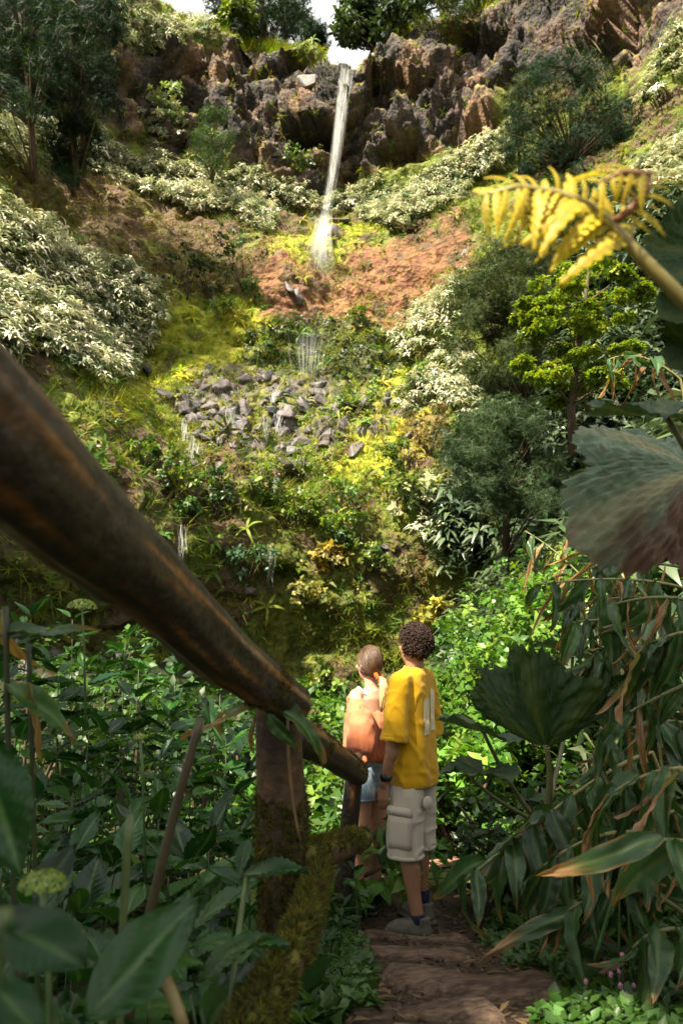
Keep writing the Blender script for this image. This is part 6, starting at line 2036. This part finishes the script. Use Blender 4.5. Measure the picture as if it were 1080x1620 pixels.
# hair: combed strands drawn back into a low ponytail
hcen = Vector(WC)+RW @ Vector((0, -.006, .020))
tie = Vector(WC)+RW @ Vector((.012, -.108, -.055))
A = Acc()
rr = random.Random(9)
V, Fc = ellipsoid((0, 0, 0), (.077, .099, .104), None, 28, 18)
ok = lambda q: not (q[1] > .045 and q[2] < .045) and not (q[2] < -.045 and q[1] > -.03) and q[2] > -.075
A.add([tuple(hcen+RW @ Vector(q)) for q in V], [f_ for f_ in Fc if all(ok(V[i]) for i in f_)])
for i in range(460):
    # start on the hairline / parting, sweep over the skull to the tie
    a = rr.uniform(-math.pi, math.pi)
    el = rr.uniform(-.55, 1.45)
    u = Vector((math.sin(a)*math.cos(el), math.cos(a)*math.cos(el), math.sin(el)))
    if u.y > .62 and u.z < .42: continue
    if u.y > .34 and u.z < .0: continue
    path = []
    tl = RW.transposed() @ (tie-hcen)
    tu = Vector((tl.x/.074, tl.y/.094, tl.z/.099)).normalized()
    for k in range(8):
        t = k/7
        q = u.slerp(tu, t) if u.angle(tu) < 3.0 else u.lerp(tu, t).normalized()
        lift = 1.02+.03*rr.random()
        path.append(hcen+RW @ Vector((q.x*.078*lift, q.y*.100*lift, q.z*.105*lift)))
    path[-1] = tie+Vector((rr.gauss(0, .006), rr.gauss(0, .006), rr.gauss(0, .006)))
    vv, ff = tube(path, [.0018, .0034, .0036, .0036, .0036, .0034, .003, .003], 5)
    A.add(vv, ff)
A.make('hair', M_HAIR2, None, True, False).parent = wom
A = Acc()
for i in range(150):
    ang, q = rr.uniform(0, 6.28), math.sqrt(rr.random())
    e = Vector((math.cos(ang)*q, math.sin(ang)*q, 0))
    sw = rr.uniform(.85, 1.1)
    pts = [tie+e*.010, tie+Vector((.0, -.034, -.02))+e*.020, tie+Vector((.0, -.045, -.075))+e*.026, tie+Vector((-.004, -.042, -.13))+e*.023, tie+Vector((-.008, -.036, -.18*sw))+e*.014, tie+Vector((-.010, -.030, -.21*sw))+e*.006]
    vv, ff = tube(pts, [.003, .004, .0042, .004, .0032, .0012], 5)
    A.add(vv, ff)
A.make('ponytail', M_BLON, None, True, False).parent = wom
V, Fc = [], []
Mt = Matrix.Translation(tie+Vector((.002, -.004, -.004))) @ Matrix.Rotation(R_(55), 4, 'X')
for k in range(36):
    a = 2*math.pi*k/36
    r_ = .024+.004*math.sin(a*11)
    for j in range(8):
        t = 2*math.pi*j/8
        V.append(tuple(Mt @ Vector(((r_+(.013+.004*math.sin(a*13))*math.cos(t))*math.cos(a), (r_+.013*math.cos(t))*math.sin(a), .013*math.sin(t)))))
for k in range(36):
    for j in range(8): Fc.append((k*8+j, ((k+1) % 36)*8+j, ((k+1) % 36)*8+(j+1) % 8, k*8+(j+1) % 8))
build('scrunchie', V, Fc, M_SCRU, smooth=True, parent=wom)
print('people built')
# ================================================================== gunnera
def gunnera_leaf(seed, lobes=5, deep=.24, bside=0.0, nr=22, na=90, cup=.15, base=(.045, .085, .045), brown=0.0, vein=(.15, .16, .06), span=5.6, droop=.0):
    """lobed, wrinkled, toothed leaf with palmate veins; stalk at the origin, midrib along +Y, radius 1"""
    rr = random.Random(seed)
    V, C, Fc = [], [], []
    for j in range(na+1):
        a = -span/2+span*j/na
        u = abs(math.cos(a*lobes/ (span/ math.pi) * 1.0))
        lob = (1-deep)+deep*u**.7
        tooth = .05*abs(((j*.61) % 2)-1)+.03*math.sin(j*2.1+seed)+.03*math.sin(j*.37+seed*3)+rr.uniform(-.012, .012)
        Rr = lob*(1-.18*abs(a)/(span/2))+tooth
        for i in range(nr+1):
            r = (i/nr)
            vd = u**10
            sec = abs(math.sin(r*16-3.0*abs(math.sin(a*lobes/(span/math.pi)))))
            z = cup*r*r+.02*math.sin(r*47+a*9)*math.sin(a*53)*r+.06*(1-u)*r*0-.05*u*r+.018*math.sin(r*30+a*23+seed)*r+.022*math.sin(a*31+r*13)*r*(1-vd)-.02*vd*r
            z += .06*math.sin(a*3+seed)*r*r+.05*r*math.sin(a*5.3+r*4+seed*2)*math.sin(r*6+a*2)-droop*r*r*max(0, math.cos(a))
            V.append((math.sin(a)*r*Rr, math.cos(a)*r*Rr, z))
            vn = max(vd*(1-.6*r), .55*(sec < .10)*r*(1 if r < .95 else 0))
            c = np.array(base)*(1+.25*math.sin(r*40+a*20)*math.sin(a*37))
            c = c*(1-vn)+np.array(vein)*vn
            bb = float(brown*(sstep(.35, .9, np.array(r+.25*math.sin(a*4+seed))) if not bside else sstep(-.2, .5, np.array(a*bside+.25*r+.12*math.sin(r*14+a*9)+.1*math.sin(a*23)-.25))))
            c = c*(1-bb)+np.array((.12, .065, .04))*bb
            C.append(c)
    for j in range(na):
        for i in range(nr):
            p = j*(nr+1)+i
            Fc.append((p, p+nr+1, p+nr+2, p+1))
    return np.array(V), np.array(Fc), np.array(C)
GUN = [as_mesh('leaf', *gunnera_leaf(1), M_GUNN), as_mesh('leaf', *gunnera_leaf(2, cup=.45, base=(.028, .06, .02), vein=(.09, .10, .03)), M_GUNN),
       
       as_mesh('leaf', *gunnera_leaf(3, lobes=4, cup=-.22, base=(.12, .17, .125), brown=.0, vein=(.17, .15, .08), droop=.2, nr=34, na=140), M_GUNN),
       as_mesh('leaf', *gunnera_leaf(4, lobes=4, cup=-.2, base=(.075, .11, .06), brown=.95, vein=(.15, .10, .06), droop=.25, nr=34, na=140), M_GUNN)]
def gleaf(t, me, p, tip, nrm, size):
    p = Vector(p); y = (Vector(tip)-p).normalized()
    z = Vector(nrm); z = (z-y*z.dot(y)).normalized(); x = y.cross(z)
    M = Matrix.Translation(p) @ Matrix((x, y, z)).transposed().to_4x4() @ Matrix.Diagonal((size, size, size, 1))
    return part('leaf', me, t, M)
def stalk(t, pts, r, c=(.10, .10, .035)):
    A = Acc(); P_ = [W(*q) for q in pts]
    low_p = rooted(P_[0], .10, .06)
    vv, ff = tube(low_p+bez(P_[0], P_[1], P_[2], 10), [r*1.25]*len(low_p)+[r*(1.2-.4*i/9) for i in range(10)], 9, wob=.12)
    A.add(vv, ff, c); A.make('stalk', M_STEM, t)
g = thing('gunnera_plant', 'gunnera with a dark fan shaped leaf standing beside the man', 'plant', W(862, 1290, 3.0))
stalk(g, [(862, 1290, 3.0), (876, 1230, 3.0), (862, 1178, 3.0)], .014)
FAN = as_mesh('leaf', *gunnera_leaf(7, lobes=3, cup=.35, base=(.020, .050, .012), vein=(.075, .095, .02), span=2.5), M_GUNN)
gleaf(g, FAN, W(864, 1182, 3.0), W(812, 1035, 2.85), (.45, .75, .35), .43)
stalk(g, [(850, 1300, 3.6), (806, 1250, 3.6), (764, 1158, 3.5)], .012)
gleaf(g, GUN[0], W(764, 1158, 3.5), W(718, 1150, 3.15), (-.1, -.55, .85), .25)
stalk(g, [(850, 1300, 3.6), (780, 1270, 3.5), (740, 1225, 3.5)], .010)
gleaf(g, GUN[0], W(765, 1220, 3.4), W(720, 1255, 3.0), (-.3, -.6, .75), .22)
gleaf(g, GUN[0], W(905, 1035, 4.3), W(865, 1015, 3.9), (-.1, -.5, .8), .25)
stalk(g, [(862, 1290, 3.7), (900, 1160, 4.1), (905, 1040, 4.3)], .012)
# big drooping leaf at the right edge, close to the lens
g2 = thing('gunnera_leaf', 'huge drooping grey green gunnera leaf with withered brown lower half at the right edge', 'leaf', W(1180, 820, 1.15))
BIGG = as_mesh('leaf', *gunnera_leaf(12, lobes=4, deep=.30, cup=-.25, base=(.14, .20, .13), brown=.95, bside=-1.0, vein=(.30, .26, .14), droop=.15, nr=44, na=190), M_GUNN)
gleaf(g2, BIGG, W(1100, 745, 1.75), W(950, 785, 1.58), (-.2, -.92, .3), .335)
stalk(g2, [(1180, 1000, 1.9), (1190, 850, 1.9), (1105, 745, 1.76)], .014, (.14, .09, .05))
g3 = thing('gunnera_leaf', 'thin green leaf edge poking out behind the huge gunnera leaf', 'leaf', W(1040, 660, 1.5))
gleaf(g3, GUN[0], W(1050, 655, 1.5), W(925, 660, 1.45), (0, -.35, .95), .17)
stalk(g3, [(1160, 900, 1.5), (1120, 760, 1.5), (1050, 655, 1.5)], .008)
g4 = thing('gunnera_leaf', 'dark green leaves hanging at the right edge behind the fern', 'leaf', W(1130, 520, 1.3))
gleaf(g4, GUN[1], W(1110, 400, 1.3), W(1050, 470, 1.3), (-.4, -.9, .1), .11)
gleaf(g4, GUN[1], W(1120, 490, 1.3), W(1040, 520, 1.3), (-.3, -.9, .2), .115)
gleaf(g4, GUN[1], W(1120, 560, 1.3), W(1060, 590, 1.3), (-.3, -.9, .2), .10)
stalk(g4, [(1200, 800, 1.3), (1180, 600, 1.3), (1110, 400, 1.3)], .007)
g5 = thing('gunnera_leaf', 'dark leaf in the bottom right corner', 'leaf', W(1090, 1650, 1.2))
gleaf(g5, GUN[1], W(1100, 1640, 1.2), W(1040, 1590, 1.15), (-.2, -.7, .7), .10)

# ================================================================== yellow fern frond close to the lens
M_FERN = leaf_mat('yellow_fern', rough=.5, trans=.4, spec=.3, vary=.15)
DF = .78
fern = thing('fern_frond', 'blurred yellow fern frond arching in from the right edge', 'fern', W(1110, 500, DF))
main = [W(1130, 520, DF), W(1075, 470, DF), W(1015, 410, DF), W(965, 355, DF), W(930, 325, DF), W(880, 305, DF), W(820, 295, DF), W(760, 310, DF)]
_r = rooted(main[0], .45, .15, 9)
A = Acc(); vv, ff = tube(_r+main, [.011]*len(_r)+[.009, .0085, .008, .0065, .0055, .0045, .0032, .0015], 9)
A.add(vv, ff, (.20, .16, .04)); A.make('rachis', M_STEM, fern)
side = [W(965, 355, DF), W(1000, 330, DF-.01), W(1022, 300, DF-.02), W(1028, 275, DF-.02), W(985, 272, DF-.03), W(945, 290, DF-.03)]
A = Acc(); vv, ff = tube(side, [.0055, .0048, .004, .0034, .0028, .0015], 8)
A.add(vv, ff, (.22, .10, .05)); A.make('rachis', M_STEM, fern)
def pinna_mesh(seed, teeth=9):
    """one fern segment, cut into rounded teeth on both sides, curling at the tip"""
    V, C, Fc = [], [], []
    n = teeth*4
    for i in range(n+1):
        t = i/n
        w_ = .11*(math.sin(math.pi*min(1, .12+.88*t))**.6)*(1-.35*t)*(.45+.55*abs(math.sin(math.pi*t*teeth)))
        z = -.45*t*t
        for s in (-1, 0, 1):
            V.append((s*w_, t*(1-.15*t), z+(.03 if s == 0 else 0)))
            k = .5+.5*math.sin(seed+t*4)
            C.append(np.array((.68, .50, .018))*(1-.35*k)+np.array((.16, .20, .015))*.35*k if s else np.array((.30, .22, .03)))
    for i in range(n):
        a = i*3
        Fc += [(a, a+1, a+4, a+3), (a+1, a+2, a+5, a+4)]
    return as_mesh('pinna', np.array(V), np.array(Fc), np.array(C), M_FERN)
PIN = [pinna_mesh(i, 6+i) for i in range(4)]
rf = random.Random(2)
def along(path, u):
    x = u*(len(path)-1); i = min(int(x), len(path)-2)
    return path[i].lerp(path[i+1], x-i), (path[i+1]-path[i]).normalized()
view_n = Vector((0, -.95, .25))
for k in range(17):
    u = .36+.62*k/16
    q, t = along(main, u)
    sd = t.cross(view_n).normalized()
    for s in (-1, 1):
        L_ = (.070 if s < 0 else .042)*(1-.45*max(0, (u-.6)/.4))*rf.uniform(.8, 1.2)
        d = sd*s+t*rf.uniform(.15, .55)+Vector((0, rf.uniform(-.4, .2), rf.uniform(-.3, .1)))
        L_ *= DF/.62
        part('pinna', PIN[rf.randrange(4)], fern, leaf_matrix(q, d, view_n+Vector((rf.uniform(-.6, .6), 0, rf.uniform(-.3, .8))), L_, rf.uniform(-.4, .4)))
for k in range(12):
    u = .12+.85*k/11
    q, t = along(side, u)
    sd = t.cross(view_n).normalized()
    for s in (-1, 1):
        d = sd*s+t*.5
        part('pinna', PIN[rf.randrange(4)], fern, leaf_matrix(q, d, view_n+Vector((rf.uniform(-.6, .6), 0, .3)), .042*rf.uniform(.7, 1.2), rf.uniform(-.5, .5)))
for (x, y, x1, y1) in ((850, 305, 868, 405), (835, 300, 815, 385), (885, 308, 870, 380)):
    p, q = W(x, y, DF), W(x1, y1, DF+.01)
    A = Acc(); vv, ff = tube(bez(p, p.lerp(q, .5)+Vector((.006, 0, 0)), q, 6), .0012, 6); A.add(vv, ff, (.2, .1, .03)); A.make('rachis', M_STEM, fern)
    for k in range(6):
        u = (k+1)/6.5; qq = p.lerp(q, u)
        for s in (-1, 1):
            part('pinna', PIN[rf.randrange(4)], fern, leaf_matrix(qq, Vector((s, 0, -.5)), view_n, .029*(1.2-.5*u), rf.uniform(-.6, .6)))

# ================================================================== pink knotweed flowers by the steps
M_PINK = solid_mat('pink_flower', (.55, .22, .36), rough=.6, spec=.2, noise=.3, scale=200, bump=.3, bdist=.002)
FW = [(1000, 1508), (983, 1512), (978, 1537), (965, 1542), (1047, 1542), (1055, 1536), (926, 1553), (981, 1560), (911, 1576), (930, 1580), (934, 1588), (923, 1586), (958, 1590), (955, 1595), (903, 1605), (950, 1613), (1018, 1515), (873, 1615), (990, 1575), (1002, 1560)]
for i, (x, y) in enumerate(FW):
    d = float(np.interp(y, [1500, 1620], [2.15, 1.8]))
    p = W(x, y, d)
    p.z = max(p.z, ground_z(p.x, p.y)+.03)
    gz = ground_z(p.x, p.y)
    t = thing('knotweed_flower', 'small pink knotweed flower head in the green carpet', 'flower', (p.x, p.y, gz), 'pink flowers beside the steps')
    A = Acc()
    r = random.uniform(.0065, .0085)
    V, Fc = ellipsoid((p.x, p.y, p.z), (r*.85, r*.85, r*1.15), None, 10, 8)
    V = np.array(V); V = V+(V-np.array(p))*(.22*RNG.uniform(-1, 1, (len(V), 1)))
    A.add(V, Fc); A.make('flower', M_PINK, t, False, False)
    A = Acc(); vv, ff = tube([(p.x, p.y, gz), tuple(p)], .0014, 5); A.add(vv, ff, (.10, .08, .04)); A.make('stem', M_STEM, t)
# upright green reeds by the flowers
rd = thing('reed_plant', 'upright green stems standing behind the pink flowers', 'plant', W(960, 1530, 2.1))
A = Acc()
for (x0, y0, x1, y1, r) in ((940, 1520, 985, 1370, .006), (1000, 1590, 990, 1400, .003), (978, 1520, 980, 1340, .003), (1005, 1560, 985, 1380, .003)):
    vv, ff = tube(bez(W(x0, y0, 2.05), W((x0+x1)/2, (y0+y1)/2-8, 2.05), W(x1, y1, 2.0), 8), [r*(1-.5*i/7) for i in range(8)], 7); A.add(vv, ff, (.05, .11, .03))
A.make('stalk', M_STEM, rd)
tri = 0
_seen = set()
for o in bpy.data.objects:
    if o.type == 'MESH' and o.data.name not in _seen:
        _seen.add(o.data.name)
        tri += sum(1 for _ in range(0)) + len(o.data.loops) - 2*len(o.data.polygons)
print('TRIANGLES', tri, 'objects', len(bpy.data.objects))
